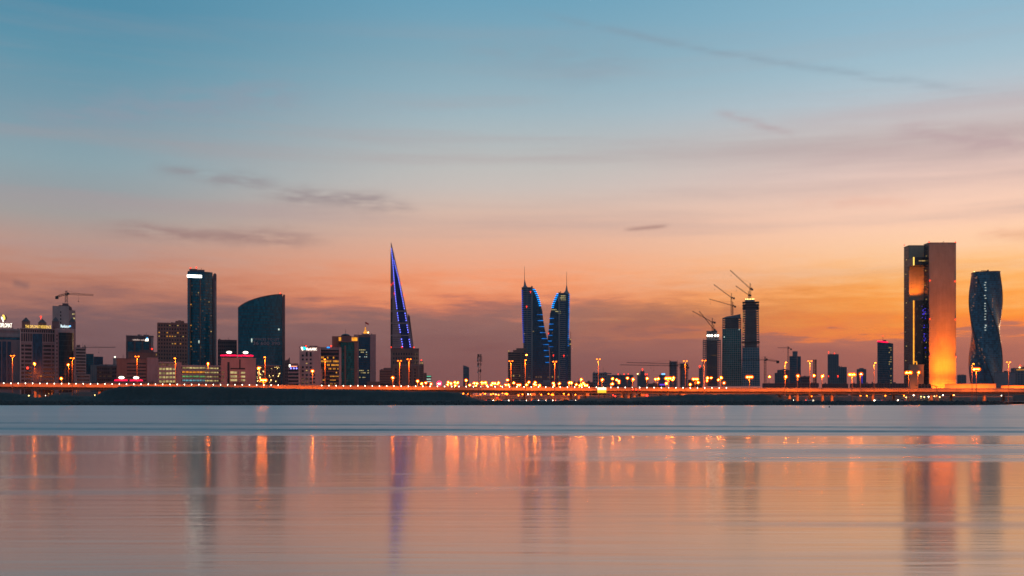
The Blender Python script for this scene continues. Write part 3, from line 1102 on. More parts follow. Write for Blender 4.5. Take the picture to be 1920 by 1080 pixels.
m.build('lettering', emit_mat("faint_sign", (1.0, 0.72, 0.62), .62), b.root, 'stuff')
petal(b, [(272, 639.2), (278, 639.2), (278.4, 635.6), (276.8, 633), (274.6, 634.8), (272.4, 636.4)], NEON_WHITE, .0, 'emblem')
petal(b, [(274.4, 634.6), (276.6, 636.2), (277.6, 633.6), (275.4, 632.4)], emit_mat("blue_emblem", (0.05, 0.45, 1.0), 2.4), -.3, 'emblem')
roof_clutter(b, 238, 287, 629, 2, 18, 6)
b.beacon(285, 654, -3)
b = Bld('ribbed_annex', 'ribbed brown annex in front of the dark glass sign office', 268, 1130)
b.box('wall', WALL_BROWN, 241, 295.5, 661.5, None, 0, 16)
b.fins('ribs', WALL_BROWN, 241.5, 295, 662, 671, 14, .5, 0, .3, .2)
b.box('coping', WALL_DARK, 240.4, 296, 659.5, 661.4, -.5, 16.3)
b.box('roof_house', WALL_DARK, 262, 288, 655.5, 659.4, 4, 14)
b.windows('lit_windows', WIN_WARM, 241, 296, 661, 668, 10, 1, .12, .5, 0, .4, cells={(9, 0)})
b = Bld('shop_block', 'long low brown block under the ribbed annex with dark window bands', 258, 1020)
b.box('wall', WALL_BROWN, 219, 275.5, 673, None, 0, 20)
b.bands('window_bands', GLASS_BLACK, 238, 274, 682, 714, 5, .35, 0, .08, .2)
b.box('wall', WALL, 275.7, 297, 671.4, None, -1, 20)
b.box('coping', WALL_PALE, 275.3, 297.4, 670.3, 671.3, -1.4, 20)
b.box('coping', WALL_DARK, 218.6, 275.2, 672, 673, -.4, 20)
roof_clutter(b, 220, 296, 671.5, 2, 16, 7)
b.windows('lit_windows', WIN_DIM, 219, 238, 675, 690, 3, 2, .25, .2, 0, .08, cells={(0, 0)})


def neon_pair(b, spans, y, row_y, oval_y, y_out):
    """two red script names, each under a lit white oval"""
    for k, (p0, p1, po) in enumerate(spans):
        m = MB()
        n = 16
        last = None
        for i in range(n + 1):
            t = i / n
            px = p0 + (p1 - p0) * t
            q = row_y + (0.55 * math.sin(t * 34 + k) + .25 * math.sin(t * 13)) * (.55 if k == 0 else 1.0)
            pt = (b.x(px), y_out, b.z(q))
            if last:
                m.tube(last, pt, .62, n=6)
            last = pt
        m.build('neon_script', NEON_RED, b.root)
        m = MB()
        ring = [(b.x(po) + 2.35 * math.cos(a), b.z(oval_y) + 1.15 * math.sin(a)) for a in [2 * math.pi * i / 20 for i in range(20)]]
        m.slab_xz(ring, y_out - .1, y_out + .4)
        m.build('oval_sign', NEON_WHITE, b.root)
        m = MB()
        for q in (p0 + 2, p1 - 2, po):
            m.tube((b.x(q), y_out + .6, b.z(row_y + 3.5)), (b.x(q), y_out + .6, b.z(row_y - .6)), .1)
        m.build('sign_frame', METAL, b.root)


b = Bld('low_arcade', 'low arcade with two red script signs under white ovals, close behind the flyover', 235, 880)
b.box('wall', WALL_BROWN, 198, 283, 717.5, None, 0, 14)
b.box('coping', WALL, 197.5, 283.5, 716.3, 717.4, -.4, 14)
b.box('plant_room', WALL_BROWN, 262, 290, 714.5, None, 3, 12)
neon_pair(b, [(214.6, 239, 227.8), (243.5, 267.5, 255.3)], 0, 713, 708, .4)

b = Bld('punched_window_office', 'brown office block with rows of small square windows beside the tall glass tower', 324, 1210)
facade(b, 296, 351, 606, 716, 11, 16, WALL_BROWN, GLASS_BLACK, .5, .5, 24, crown=3.0)
b.box('plant_room', WALL_BROWN, 329, 345.5, 601, 606, 4, 16)
b.box('plant_room', WALL_DARK, 334, 340, 599.6, 601, 6, 12)
b.windows('lit_windows', WIN_ORANGE, 296, 351, 606.8, 716, 11, 16, .44, .3, 0, .12, cells={(3, 2), (7, 2), (3, 3), (4, 3), (5, 3), (6, 5), (8, 5), (0, 2)})
b.windows('dim_windows', WIN_WARM, 296, 351, 606.8, 716, 11, 16, .4, .25, 0, .1, cells={(0, 3), (6, 3), (5, 5), (9, 3), (7, 0), (4, 0)})

b = Bld('grey_office', 'plain dark office block between the tall tower and the curved-roof tower', 426, 1330)
facade(b, 408.8, 443.5, 638, 716, 10, 11, WALL_DARK, GLASS_BLACK, .6, .5, 20)
MB().tube((b.x(428), 8, b.z(638)), (b.x(428), 8, b.z(632)), .2).build('antenna', METAL, b.root)

# ------------------------------------------------------------------ tall glass tower with the white sign
b = Bld('glass_tower', 'tall teal glass tower with a blazing white sign across its top', 379, 1380)
r = b.x(399) - b.x(351.5)
poly = [(b.x(351.5), 6.0), (b.x(355), 1.6), (b.x(362), -.6), (b.x(372), -1.6), (b.x(384), -1.2), (b.x(393), .6), (b.x(398.6), 3.6), (b.x(398.6), 30), (b.x(351.5), 30)]
MB().prism(poly, 0, b.z(509.5)).build('glazing', GLASS_TEAL, b.root)
m = MB()
cx_, cy_ = sum(p[0] for p in poly) / len(poly), sum(p[1] for p in poly) / len(poly)
pp = [(cx_ + (x_ - cx_) * 1.008, cy_ + (y_ - cy_) * 1.012) for x_, y_ in poly]
for k in range(44):
    z = b.z(509.5) * (k + .5) / 44
    m.prism(pp, z - .3, z + .3)
m.build('floor_lines', METAL, b.root, 'stuff')
m = MB()
for p in (356.5, 375.5):
    m.box(b.x(p) - .5, b.x(p) + .5, -2.4, 3, 0, b.z(525))
m.build('vertical_ribs', WALL_BROWN, b.root, 'stuff')
b.box('crown', WALL_DARK, 355, 370, 504.3, 509.5, 2, 24)
b.box('crown', WALL_DARK, 370.2, 383.5, 505.6, 509.5, 1, 26)
b.box('crown', GLASS_NAVY, 352, 384, 509.3, 524, -1.9, 2)
fin = [(398.9, 716), (406.2, 716), (406.2, 514), (405, 511.6), (402.5, 510.8), (400, 513), (398.9, 518)]
MB().slab_xz([(b.x(p), b.z(q)) for p, q in fin], 3, 28).build('side_fin', WALL_DARK, b.root)
b.box('fin_strip', WALL_PALE, 403, 404.6, 525, 716, 2.6, 3.2)
m = MB()
m.box(b.x(351), b.x(378.2), -2.7, -2.1, b.z(521.2), b.z(516.4))
m.build('roof_sign', emit_mat("blazing_sign", (1.0, 0.90, 0.74), 6.0, sample=True), b.root)
b.windows('lit_windows', WIN_ORANGE, 355, 361, 560, 700, 1, 18, .36, .24, -.5, .45, cells={(0, 1), (0, 6), (0, 10), (0, 11), (0, 16)})
b.windows('dim_windows', WIN_DIM, 358, 398, 530, 700, 10, 40, .5, .4, -1.5, .25, keep=.09, seed=9)
b.windows('dim_rooms', WIN_WARM, 358, 398, 530, 700, 10, 40, .5, .4, -1.5, .25, keep=.02, seed=19)
b.windows('white_window', WIN_WHITE, 371, 375, 638, 644, 1, 1, .5, .9, -1.6, .2)
b.beacon(357.2, 502.8, 3)
b.beacon(368, 500.4, 8)
MB().tube((b.x(377.5), 8, b.z(505.6)), (b.x(377.5), 8, b.z(501)), .2).build('antenna', METAL, b.root)

# ------------------------------------------------------------------ car park and mall
b = Bld('parking_garage', 'open parking garage with five lit decks glowing yellow, green and cyan', 358, 955)
b.box('core', WALL_GREY, 297, 420, 684, None, 12, 30)
b.box('stair_tower', WALL, 331, 340, 679, None, -.6, 12)
decks_l = [680.5, 688.5, 696.5, 704, 712]
for k, q in enumerate(decks_l):
    b.box('deck', WALL_PALE, 297, 331, q - 1.8, q + 1.2, -.5, 12)
    b.box('deck', WALL_PALE, 340, 420, q + 4.2, q + 7.4, -.5, 12)
m = MB()
for i in range(6):
    p = 298 + i * 6.4
    m.box(b.x(p) - .35, b.x(p) + .35, .2, .9, 0, b.z(680))
for i in range(13):
    p = 341.5 + i * 6.5
    m.box(b.x(p) - .3, b.x(p) + .3, .2, .9, 0, b.z(685))
m.build('columns', WALL, b.root, 'stuff')
b.box('roof_rail', WALL_PALE, 340, 420, 684.6, 686.6, -.6, -.2)
for k, q in enumerate(decks_l):
    b.box('lit_bay', (WIN_DIM, WIN_YELLOW, WIN_YELLOW, WIN_YELLOW, WIN_YELLOW)[k], 299, 330, q + 1.5, q + 5.4, 3.0, 3.3)
    mats = (WIN_YELLOW, WIN_ORANGE, WIN_GREEN, WIN_CYAN, WIN_ORANGE)[k]
    if k < 4:
        b.box('lit_bay', mats, 341, 384, q + 7.6, q + 10.6, 3.0, 3.3)
        b.box('lit_bay', WIN_YELLOW, 385, 410, q + 8.2, q + 10.8, 3.0, 3.3)
m = MB()
for k in range(4):
    for p in (391, 401, 406.5):
        m.box(b.x(p) - 1.6, b.x(p) + 1.6, 1.0, 1.3, b.z(695 + 8 * k), b.z(694 + 8 * k))
m.build('strip_lamps', LAMP_YELLOW, b.root, 'stuff')

b = Bld('shopping_mall', 'brown mall block with two red script signs under white ovals on its roof', 447, 930)
b.box('wall', WALL, 414.5, 480, 672, None, 0, 24)
b.box('coping', WALL_PALE, 414, 480.5, 671, 672, -.4, 24)
b.box('recess', GLASS_BLACK, 426.5, 430.5, 679, None, -.3, .5)
b.box('recess', GLASS_BLACK, 448.5, 451, 674, 690, -.2, .5)
b.box('window_band', GLASS_BLACK, 432, 459.5, 690, 692.6, -.15, .3)
for k, q in enumerate((696.5, 703.8, 710.6)):
    b.box('lit_window', WIN_YELLOW, 432, 444.2, q, q + 4, -.15, .3)
    b.box('lit_window', WIN_DIM, 445.2, 447.4, q, q + 4, -.15, .3)
    b.box('lit_window', WIN_YELLOW, 452, 459.6, q + .6, q + 4, -.15, .3)
    b.box('lit_window', WIN_DIM, 415.6, 420.5, q, q + 4, -.15, .3)
    b.box('sill', WALL_PALE, 431.5, 460, q + 4.1, q + 5, -.5, .3)
b.box('canopy', WALL_DARK, 437, 452, 716, 719.5, -5, -.2)
roof_clutter(b, 416, 479, 671, 3, 20, 5)
neon_pair(b, [(413.5, 443.5, 429.6), (445.8, 475, 460.5)], 0, 666.6, 660.8, .4)

b = Bld('bulb_lit_block', 'dim low block dotted with tiny bulbs at the foot of the curved-roof tower', 500, 1010)
b.box('wall', WALL_DARK, 481.5, 527, 686, None, 0, 16)
b.box('coping', WALL, 481, 527.5, 684.8, 686, -.4, 16)
b.windows('windows', GLASS_BLACK, 482, 526, 688, 718, 8, 5, .5, .5, 0, .05)
m = MB()
rnd = random.Random(4)
for i in range(52):
    p, q = rnd.choice([rnd.uniform(482, 489), rnd.uniform(487, 526)]), rnd.uniform(688, 719)
    m.ball((b.x(p), -.4, b.z(q)), rnd.uniform(.16, .34), 6, 4)
m.build('bulbs', LAMP_YELLOW, b.root, 'stuff')

# ------------------------------------------------------------------ curved-roof tower
b = Bld('curved_roof_tower', 'teal glass tower with a sweeping curved roof, faint letters on its face offering offices', 490, 1300)
top = [(446.3, 578.5), (448, 576.5), (453, 572.5), (460, 568.3), (468, 564.6), (478, 560.8), (490, 557.2), (502, 554.4), (515, 552), (529.6, 550.4)]
n0 = len(top)
m = MB()
fr = [(b.x(p), 4.5 - 4.5 * math.sin(math.pi * (p - 446) / 90) ** .8, b.z(q)) for p, q in top]
bk = [(x_, 30, z_ + .01) for x_, _, z_ in fr]
m.v = [(x_, y_, 0) for x_, y_, _ in fr] + fr + [(x_, y_, 0) for x_, y_, _ in bk] + bk
for j in range(n0 - 1):
    a = j
    m.f += [(a, a + 1, a + 1 + n0, a + n0), (a + n0, a + n0 + 1, a + 1 + 3 * n0, a + 3 * n0), (a + 1 + 2 * n0, a + 2 * n0, a + 3 * n0, a + 1 + 3 * n0)]
m.f += [(0, n0, 3 * n0, 2 * n0), (n0 - 1, 3 * n0 - 1, 4 * n0 - 1, 2 * n0 - 1)]
m.build('glazing', GLASS_TEAL, b.root)
m = MB()
for k in range(32):
    z = 3 + k * 3.75
    pts = [(x_, y_ - .14) for x_, y_, zt in fr if zt > z + 1]
    for (xa, ya), (xb, yb) in zip(pts, pts[1:]):
        n = len(m.v)
        m.v += [(xa, ya, z - .22), (xb, yb, z - .22), (xb, yb, z + .22), (xa, ya, z + .22), (xa, ya + .3, z - .22), (xb, yb + .3, z - .22), (xb, yb + .3, z + .22), (xa, ya + .3, z + .22)]
        m.f += [(n, n + 1, n + 2, n + 3), (n + 3, n + 2, n + 6, n + 7), (n + 1, n, n + 4, n + 5)]
m.build('floor_lines', METAL, b.root, 'stuff')
m = MB()
for (xa, ya, za), (xb, yb, zb) in zip(fr, fr[1:]):
    m.tube((xa, ya - .2, za + .2), (xb, yb - .2, zb + .2), .5, n=6)
m.build('roof_edge', WALL_DARK, b.root)
MB().box(b.x(531.3), b.x(534.8), 2, 30, 0, b.z(551)).build('side_fin', WALL_DARK, b.root)
MB().box(b.x(529.8), b.x(531.2), 4, 30, 0, b.z(554)).build('side_strip', WALL_PALE, b.root)
LET = flat_mat("vinyl_letters", (0.42, 0.30, 0.34), .7)
b.sign('lettering', 'OFFICES TO LET', LET, 474.2, 524, 634, 638.4, -.6)
b.sign('lettering', '36 600 390', LET, 474.6, 525, 640.4, 646.8, -.6)
b.windows('lit_windows', WIN_WHITE, 470, 474, 634, 643, 1, 1, .5, .8, -.1, .5)
b.windows('lit_windows', WIN_WHITE, 521, 525, 615, 619, 1, 1, .6, .8, .2, .5)
b.beacon(525.8, 548.4, 6)

b = Bld('pointed_lean_to', 'small dark building with a pointed roof against the curved-roof tower', 539, 1120)
MB().slab_xz([(b.x(533.6), 0), (b.x(543.5), 0), (b.x(543.5), b.z(669.5)), (b.x(540), b.z(674)), (b.x(533.6), b.z(676.5))], 0, 16).build('wall', WALL_DARK, b.root)
b.windows('windows', GLASS_BLACK, 534, 543, 680, 716, 3, 6, .5, .5, 0, .06)
b = Bld('louvred_block', 'small block with dark louvre bands and a little red, white and blue sign', 551, 1000)
facade(b, 541.3, 560, 684, 718, 0, 5, WALL, GLASS_BLACK, fh=.55, depth=16)
b.box('sign_board', emit_mat("salmon_sign", (1.0, .35, .2), 1.6), 545, 557, 686.4, 688, -.7, -.4)
b.box('sign_board', NEON_WHITE, 542, 544.6, 683.6, 688.4, -.7, -.4)
for p in (545.4, 551, 556):
    MB().ball((b.x(p), -.6, b.z(690.6)), .5, 8, 5).build('sign_bulb', LED_VIOLET, b.root)
b.box('roof_house', WALL_DARK, 546, 556, 681.6, 684, 4, 12)

# ------------------------------------------------------------------ bank pair
b = Bld('white_bank', 'pale bank building with a cyan and white sign at its roofline and small square windows', 581, 1010)
b.box('wall', WALL_PALE, 561.5, 600.5, 651.5, None, 0, 22)
b.box('coping', WALL, 561, 601, 650, 651.5, -.3, 22.3)
m = MB()
for j in range(8):
    for i in range(3):
        px, py = 567.8 + i * 7.4, 666.7 + j * 7.3
        if (i, j) in ((0, 2), (1, 2)) or j == 4 and i == 1:
            continue
        m.box(b.x(px) - 1.0, b.x(px) + 1.0, -.05, .3, b.z(py) - .95, b.z(py) + .95)
for i in range(2):
    px = 575.2 + i * 7.4
    m.box(b.x(px) - .9, b.x(px) + .9, -.05, .3, b.z(665), b.z(660))
for j in range(3):
    m.box(b.x(589) - .9, b.x(589) + .9, -.05, .3, b.z(703 + j * 7) - .8, b.z(703 + j * 7) + .8)
m.build('windows', GLASS_BLACK, b.root, 'stuff')
b.windows('lit_windows', WIN_WARM, 572, 578, 678, 698, 1, 3, .5, .25, 0, .1, cells={(0, 0), (0, 2)})
b.windows('lit_windows', WIN_DIM, 564, 580, 708, 720, 2, 2, .5, .4, 0, .1)
roof_clutter(b, 562, 600, 650, 2, 18, 4)
b.sign('lettering', 'BankABC', NEON_WHITE, 574.6, 594, 652.2, 656.8, -.5)
petal(b, [(564.2, 650.8), (566.8, 650.8), (568.4, 656.8), (566.6, 656.8)][::-1], NEON_WHITE, -.6, 'emblem')
petal(b, [(567.4, 650.6), (573.2, 650.6), (572.8, 655.8), (569.4, 655.8)][::-1], emit_mat("turquoise_sign", (0.0, 0.75, 0.85), 1.8), -.6, 'emblem')
b.box('roof_units', METAL, 580, 594, 648, 650, 4, 10)
b.beacon(573.8, 648.6, 2, .7)
MB().tube((b.x(566.5), 4, b.z(650)), (b.x(566.5), 4, b.z(637)), .12).build('antenna', METAL, b.root)
b = Bld('orange_lit_office', 'glass office whose lower floors glow orange, beside the pale bank', 619, 1020)
b.box('glazing', GLASS_BLACK, 601.2, 635.4, 652, None, 0.6, 22)
b.box('end_wall', WALL_PALE, 635.6, 640, 651.5, None, -.4, 22)
b.box('end_wall', WALL_PALE, 600.9, 604.5, 691, 718, -.3, .5)
b.box('top_band', WALL_GREY, 601.2, 635.4, 651, 656, .1, 1)
b.bands('floor_lines', WALL_DARK, 601.2, 635.4, 660, 718, 8, .3, .6, .4, .2)
b.windows('lit_windows', WIN_ORANGE, 602, 635, 667, 722, 12, 8, .82, .5, .6, .12, cells={(0, 0), (1, 0), (4, 0), (8, 0), (0, 1), (1, 1), (3, 1), (4, 1), (5, 1), (6, 1), (8, 1), (9, 1), (11, 1), (10, 1),
          (4, 2), (5, 2), (7, 2), (8, 2), (9, 2), (10, 2), (11, 2), (2, 3), (5, 3), (6, 3), (8, 3), (9, 3), (11, 3), (10, 4), (6, 5), (7, 5), (8, 5), (9, 5), (10, 5), (11, 5), (2, 6), (1, 6), (6, 6), (8, 6), (9, 6), (7, 6), (6, 7), (7, 7), (9, 7)})
roof_clutter(b, 602, 636, 652, 3, 18, 8)
b.box('roof_sign', emit_mat("blue_sign", (0.0, 0.28, 1.0), 2.0), 613, 618.4, 650.5, 652.6, -.3, .05)
b.beacon(620.8, 648.6, 2, .8)

# ------------------------------------------------------------------ domed tower and flagged tower
b = Bld('domed_tower', 'dark tower with a small dome between two amber-lit roof lanterns', 648, 1150)
b.box('back_block', WALL_BROWN, 622.4, 640, 629.5, None, 10, 30)
b.box('glazing', GLASS_GREEN, 639, 669, 640, None, 0, 24)
b.box('pier', WALL, 635.6, 639.6, 651, None, -1.5, 6)
b.box('pier', WALL_BROWN, 646, 648.6, 648, None, -1.2, 4)
b.box('pier', WALL_BROWN, 664.5, 670.6, 642, None, -1.2, 8)
b.box('cornice', WALL_BROWN, 635.5, 670.8, 639.4, 641.6, -1.6, 24.5)
b.box('lantern_storey', WALL_DARK, 640, 659, 629.5, 639.4, 1.5, 20)
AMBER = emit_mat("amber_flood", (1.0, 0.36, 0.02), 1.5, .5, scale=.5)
for p0, p1, y_ in ((635.2, 639.4, 1.0), (659.8, 670.2, .4)):
    b.box('lit_lantern', AMBER, p0, p1, 632.4, 638.6, y_, y_ + 5)
    b.box('lantern_roof', WALL_BROWN, p0 - .6, p1 + .6, 631, 632.2, y_ - .5, y_ + 6)
m = MB()
R0 = b.x(656.5) - b.x(648)
m.lathe([(b.z(629.5), R0), (b.z(628.3), R0)] + [(b.z(628.3) + R0 * .42 * math.sin(t), R0 * math.cos(t)) for t in [math.pi / 2 * k / 8 for k in range(1, 9)]], 24, b.x(648), 10)
m.build('dome', GLASS_BLACK, b.root, smooth=True)
MB().tube((b.x(648), 10, b.z(625)), (b.x(648), 10, b.z(616)), .18).build('finial', METAL, b.root)
b.windows('dim_windows', WIN_DIM, 649, 664, 690, 716, 4, 6, .4, .3, 0, .1, keep=.3, seed=2)
b.bands('floor_lines', METAL, 639.8, 664, 646, 716, 16, .14, 0, .12, .2)

b = Bld('flag_tower', 'tower with an amber-lit pinnacle and a small flag on its roof', 684, 1250)
b.box('wall', WALL_DARK, 664, 704.6, 627.8, None, .6, 24)
b.box('corner_pier', WALL, 694, 704.8, 626.8, None, -.4, 24)
b.box('corner_pier', WALL, 663.6, 672.4, 627.4, None, -.3, 24)
b.box('glazing', GLASS_NAVY, 672.6, 693.8, 632, None, 0, 1)
b.bands('floor_lines', METAL, 672.6, 693.8, 633, 718, 20, .16, 0, .12, .2)
roof_clutter(b, 666, 703, 627.6, 3, 18, 9)
b.box('crown', WALL, 678, 692.5, 625, 627.7, 4, 20)
b.windows('lit_windows', WIN_YELLOW, 673, 692, 654, 714, 6, 14, .8, .32, 0, .2, cells={(0, 0), (1, 0), (2, 0), (3, 0), (1, 1), (2, 1), (4, 2), (0, 9), (1, 9), (2, 9), (5, 9), (1, 10), (2, 10), (3, 10), (5, 10), (0, 12), (2, 12), (3, 12)})
b.windows('white_windows', WIN_WHITE, 673, 692, 654, 714, 6, 14, .5, .32, 0, .2, cells={(4, 1), (4, 3), (3, 3), (0, 3)})
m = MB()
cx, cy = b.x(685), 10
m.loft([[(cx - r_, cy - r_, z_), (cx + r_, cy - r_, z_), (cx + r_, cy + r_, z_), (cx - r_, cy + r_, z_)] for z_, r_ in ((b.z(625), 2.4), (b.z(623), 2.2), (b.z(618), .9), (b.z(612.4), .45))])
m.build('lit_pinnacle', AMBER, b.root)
MB().ball((b.x(690.4), 8, b.z(622.6)), .9, 8, 5).build('flood_lamp', LAMP_YELLOW, b.root)
m = MB()
m.tube((cx, cy, b.z(612.4)), (cx, cy, b.z(601.6)), .12)
m.build('flagpole', METAL, b.root)
m = MB()
fl = [(b.x(685.2 + i), cy + .5 * math.sin(i * 1.6)) for i in range(7)]
n = len(fl)
m.v = [(x_, y_, b.z(602 + .55 * i)) for i, (x_, y_) in enumerate(fl)] + [(x_, y_, b.z(605.2 + .55 * i)) for i, (x_, y_) in enumerate(fl)]
m.v += [(x_, y_ + .1, z_) for x_, y_, z_ in m.v]
for i in range(n - 1):
    m.f += [(i + n, i + 1 + n, i + 1, i), (i + 2 * n, i + 1 + 2 * n, i + 1 + 3 * n, i + 3 * n)]
m.build('flag', flat_mat("red_flag", (0.5, 0.03, 0.03), .8), b.root)

b = Bld('low_brown_house', 'low stepped brown block at the left foot of the sail tower', 724, 1250)
facade(b, 712.5, 735, 693.5, 718, 6, 5, WALL_BROWN, GLASS_BLACK, .5, .5, 18)
b.box('roof_house', WALL_DARK, 720, 733, 689.5, 693.5, 4, 14)
b.box('annex', WALL_BROWN, 688, 712, 715.4, None, 2, 14)

# ------------------------------------------------------------------ sail tower
b = Bld('sail_tower', 'tall pointed sail-shaped tower edged with two lines of violet-blue lights', 754, 1617)
Lf = lerp_pts([(455, 732.8), (660, 732.8)])
Rf = lerp_pts([(455, 733.6), (462, 735.4), (480, 739.6), (500, 744.2), (520, 748.6), (540, 753), (560, 757.4), (580, 761.6), (600, 765.6), (620, 769.6), (640, 773.4), (655, 776)])
La = lerp_pts([(460, 733.6), (467, 734), (493.8, 736.8), (525, 738.9), (559.6, 741.9), (581, 744.5), (603, 747.2), (625, 751), (647.4, 754.6), (656, 756)])
Ra = lerp_pts([(460, 734.4), (467, 735.2), (478, 737.2), (489.5, 738.8), (520.8, 746.7), (556, 753.6), (581.4, 758.5), (603.3, 762.1), (625.5, 765.6), (647.6, 768.7), (656, 770.2)])
ysl = [655, 645, 630, 615, 600, 585, 570, 555, 540, 525, 510, 495, 480, 467, 458, 455]
level_loft(b, 'sail_body', WALL, Lf, Rf, ysl, 0, 24)
level_loft(b, 'glass_strip', GLASS_SAIL, lambda y: La(y) + .3, lambda y: Ra(y) - .3, [654, 640, 620, 600, 580, 560, 540, 520, 500, 485, 470], -.4, .3)
level_loft(b, 'rear_sail', WALL_DARK, lambda y: 731.6, lambda y: min(Rf(y) - .4, 737.6), ysl[:-2], 46, 66)
level_loft(b, 'edge_recess', GLASS_BLACK, lambda y: 733.0, lambda y: 735.6, [652, 630, 600, 575, 560], -.25, .2)
m = MB()
for k in range(46):
    py = 653 - k * 4.05
    m.box(b.x(Lf(py)) + .3, b.x(Rf(py)) - .2, -.22, .2, b.z(py) - .22, b.z(py) + .22)
m.build('floor_lines', METAL, b.root, 'stuff')
for q in (583.6, 606.2, 629):
    b.box('sky_bridge', WALL_PALE, 733, Ra(q) + 1.2, q - .9, q + .5, -.7, 46)
for fn in (La, Ra):
    m = MB()
    py = 467.0 if fn is La else 489.5
    while py < 650:
        if not any(abs(py - q) < 3.2 for q in (583.6, 606.2, 629)):
            m.ball((b.x(fn(py)), -.75, b.z(py)), .5, 6, 4)
        py += 4.45
    m.build('edge_lights', LED_VIOLET, b.root, 'stuff')
for p, q in ((733.4, 533.8), (737, 531), (752.6, 531.5), (739.2, 550.4), (758, 553), (733.6, 650.8), (753.6, 650.4), (776, 651)):
    b.beacon(p, q, -1.0, .8)
MB().slab_xz([(b.x(765.2), b.z(653)), (b.x(776), b.z(653)), (b.x(768.4), b.z(592.5)), (b.x(765), b.z(588))], 2, 20).build('edge_fin', WALL_DARK, b.root)
b.box('podium', WALL_BROWN, 732.6, 785.5, 654.8, None, -6, 60)
b.windows('podium_windows', GLASS_BLACK, 736, 784, 660, 684, 10, 3, .5, .5, -6, .06)
b.windows('podium_lights', WIN_DIM, 776, 785, 660, 684, 2, 4, .6, .4, -6, .1)
b.box('coping', WALL_DARK, 732.2, 786, 653.4, 654.7, -6.4, 60)
b = Bld('podium_block', 'orange-lit brown block with tall window slots at the foot of the sail tower', 760, 1480)
b.box('wall', WALL_BROWN, 736.8, 784, 685.6, None, 0, 24)
for p in (742.3, 751.5, 769, 778.2):
    b.box('window_slot', GLASS_BLACK, p - 1.7, p + 1.7, 690, 720, -.1, .3)
    b.bands('spandrels', WALL_BROWN, p - 1.7, p + 1.7, 690, 720, 5, .35, -.1, .15, .1)
b.box('coping', WALL, 736.4, 784.4, 684.4, 685.5, -.4, 24)
b = Bld('stepped_brown_block', 'stepped brown block with a lit turret at the right foot of the sail tower', 793, 1560)
b.box('wall', WALL_BROWN, 785.8, 794.5, 683, None, 0, 18)
b.box('wall', WALL_BROWN, 794.7, 800, 699, None, 2, 18)
b.box('turret', WALL, 787.5, 793.4, 676.6, 683, 2, 8)
b.windows('lit_windows', WIN_WARM, 788, 793, 678, 683, 2, 1, .5, .7, 2, .1)
b.windows('windows', GLASS_BLACK, 786, 794, 686, 716, 3, 8, .5, .5, 0, .06)
b.beacon(790, 675.2, 4, 1.0)
b = Bld('green_lit_kiosk', 'small low house with three green-white lit floors beside the sail tower podium', 805, 1400)
b.box('wall', WALL_DARK, 799.5, 809, 704, None, 0, 10)
for q in (704.8, 710, 714.6):
    b.box('lit_floor', WIN_WHITE if q > 706 else emit_mat("mint_window", (0.2, 1.0, 0.6), .6), 800.3, 808.2, q, q + 1.7, -.15, .2)

# ------------------------------------------------------------------ far slim tower, lattice mast
b = Bld('slim_far_tower', 'slim far-off tower standing alone left of the lattice mast', 874, 2500)
b.box('glazing', GLASS_STEEL, 868.4, 879.6, 689, None, 0, 18)
MB().slab_xz([(b.x(868.4), b.z(689)), (b.x(879.6), b.z(689)), (b.x(873), b.z(686)), (b.x(868.4), b.z(685))], .5, 17).build('sloping_roof', WALL_FAR, b.root)
b.bands('floor_lines', WALL_FAR, 868.4, 879.6, 690, 722, 12, .3, 0, .15, .2)

s_ = 690 / F
mast = tag(empty('lattice_mast', (wx(899, 690), 690, GROUND)), 'dark lattice phone mast with antenna drums rising above the flyover', 'mast')
zt = EYE + (HOR - 665) * s_ - GROUND
lattice(MB(), (0, 0, 0), (0, 0, zt), 1.5, .11).build('tower_frame', METAL, mast)
m = MB()
for q, r_ in ((666.5, .95), (671, 1.15), (676, 1.25), (683, 1.0), (695, .8)):
    z = EYE + (HOR - q) * s_ - GROUND
    for a in range(5):
        x_, y_ = 1.25 * r_ * math.cos(a * 1.257 + q), 1.25 * r_ * math.sin(a * 1.257 + q)
        m.box(x_ - .22, x_ + .22, y_ - .22, y_ + .22, z - .9, z + .9)
m.build('antenna_panels', METAL, mast, 'stuff')
m = MB()
for q in (674, 687, 698):
    z = EYE + (HOR - q) * s_ - GROUND
    m.tube((-.9, -.9, z), (-1.0, -1.3, z), .55, n=10)
m.build('dish', METAL_PALE, mast)

# ------------------------------------------------------------------ twin harbour towers
b = Bld('harbour_twin_tower', 'twin tower with blue-lit edges and spire, the one standing beside the striped hotel block', 1001, 2037, group=None)
Lf = lerp_pts([(525, 979), (540, 978.4), (600, 979.4), (650, 981.6), (730, 983)])
Rf = lerp_pts([(533, 996.5), (538, 1000), (545, 1005), (555, 1009.5), (565, 1012.6), (576, 1014.8), (582, 1016.8), (600, 1018.6), (615, 1021), (630, 1024.6), (645, 1028.6), (665, 1030.4), (730, 1031)])
level_loft(b, 'body', GLASS_NAVY, Lf, Rf, [730, 700, 665, 645, 630, 615, 600, 583, 576, 565, 555, 545, 540.5], 0, 34)
level_bands(b, 'spandrels', WALL_GREY, Lf, lambda y: min(Rf(y), 998.5), 537, 725, 48, .34, 0, 34, .5)
level_bands(b, 'floor_lines', METAL, lambda y: 998.5, Rf, 545, 725, 48, .2, 0, 33, .2)
b.box('rib', WALL_GREY, 995.6, 999, 537, None, -1.4, 3)
b.box('rib', WALL_GREY, 987.6, 988.6, 540, None, -1.0, 3)


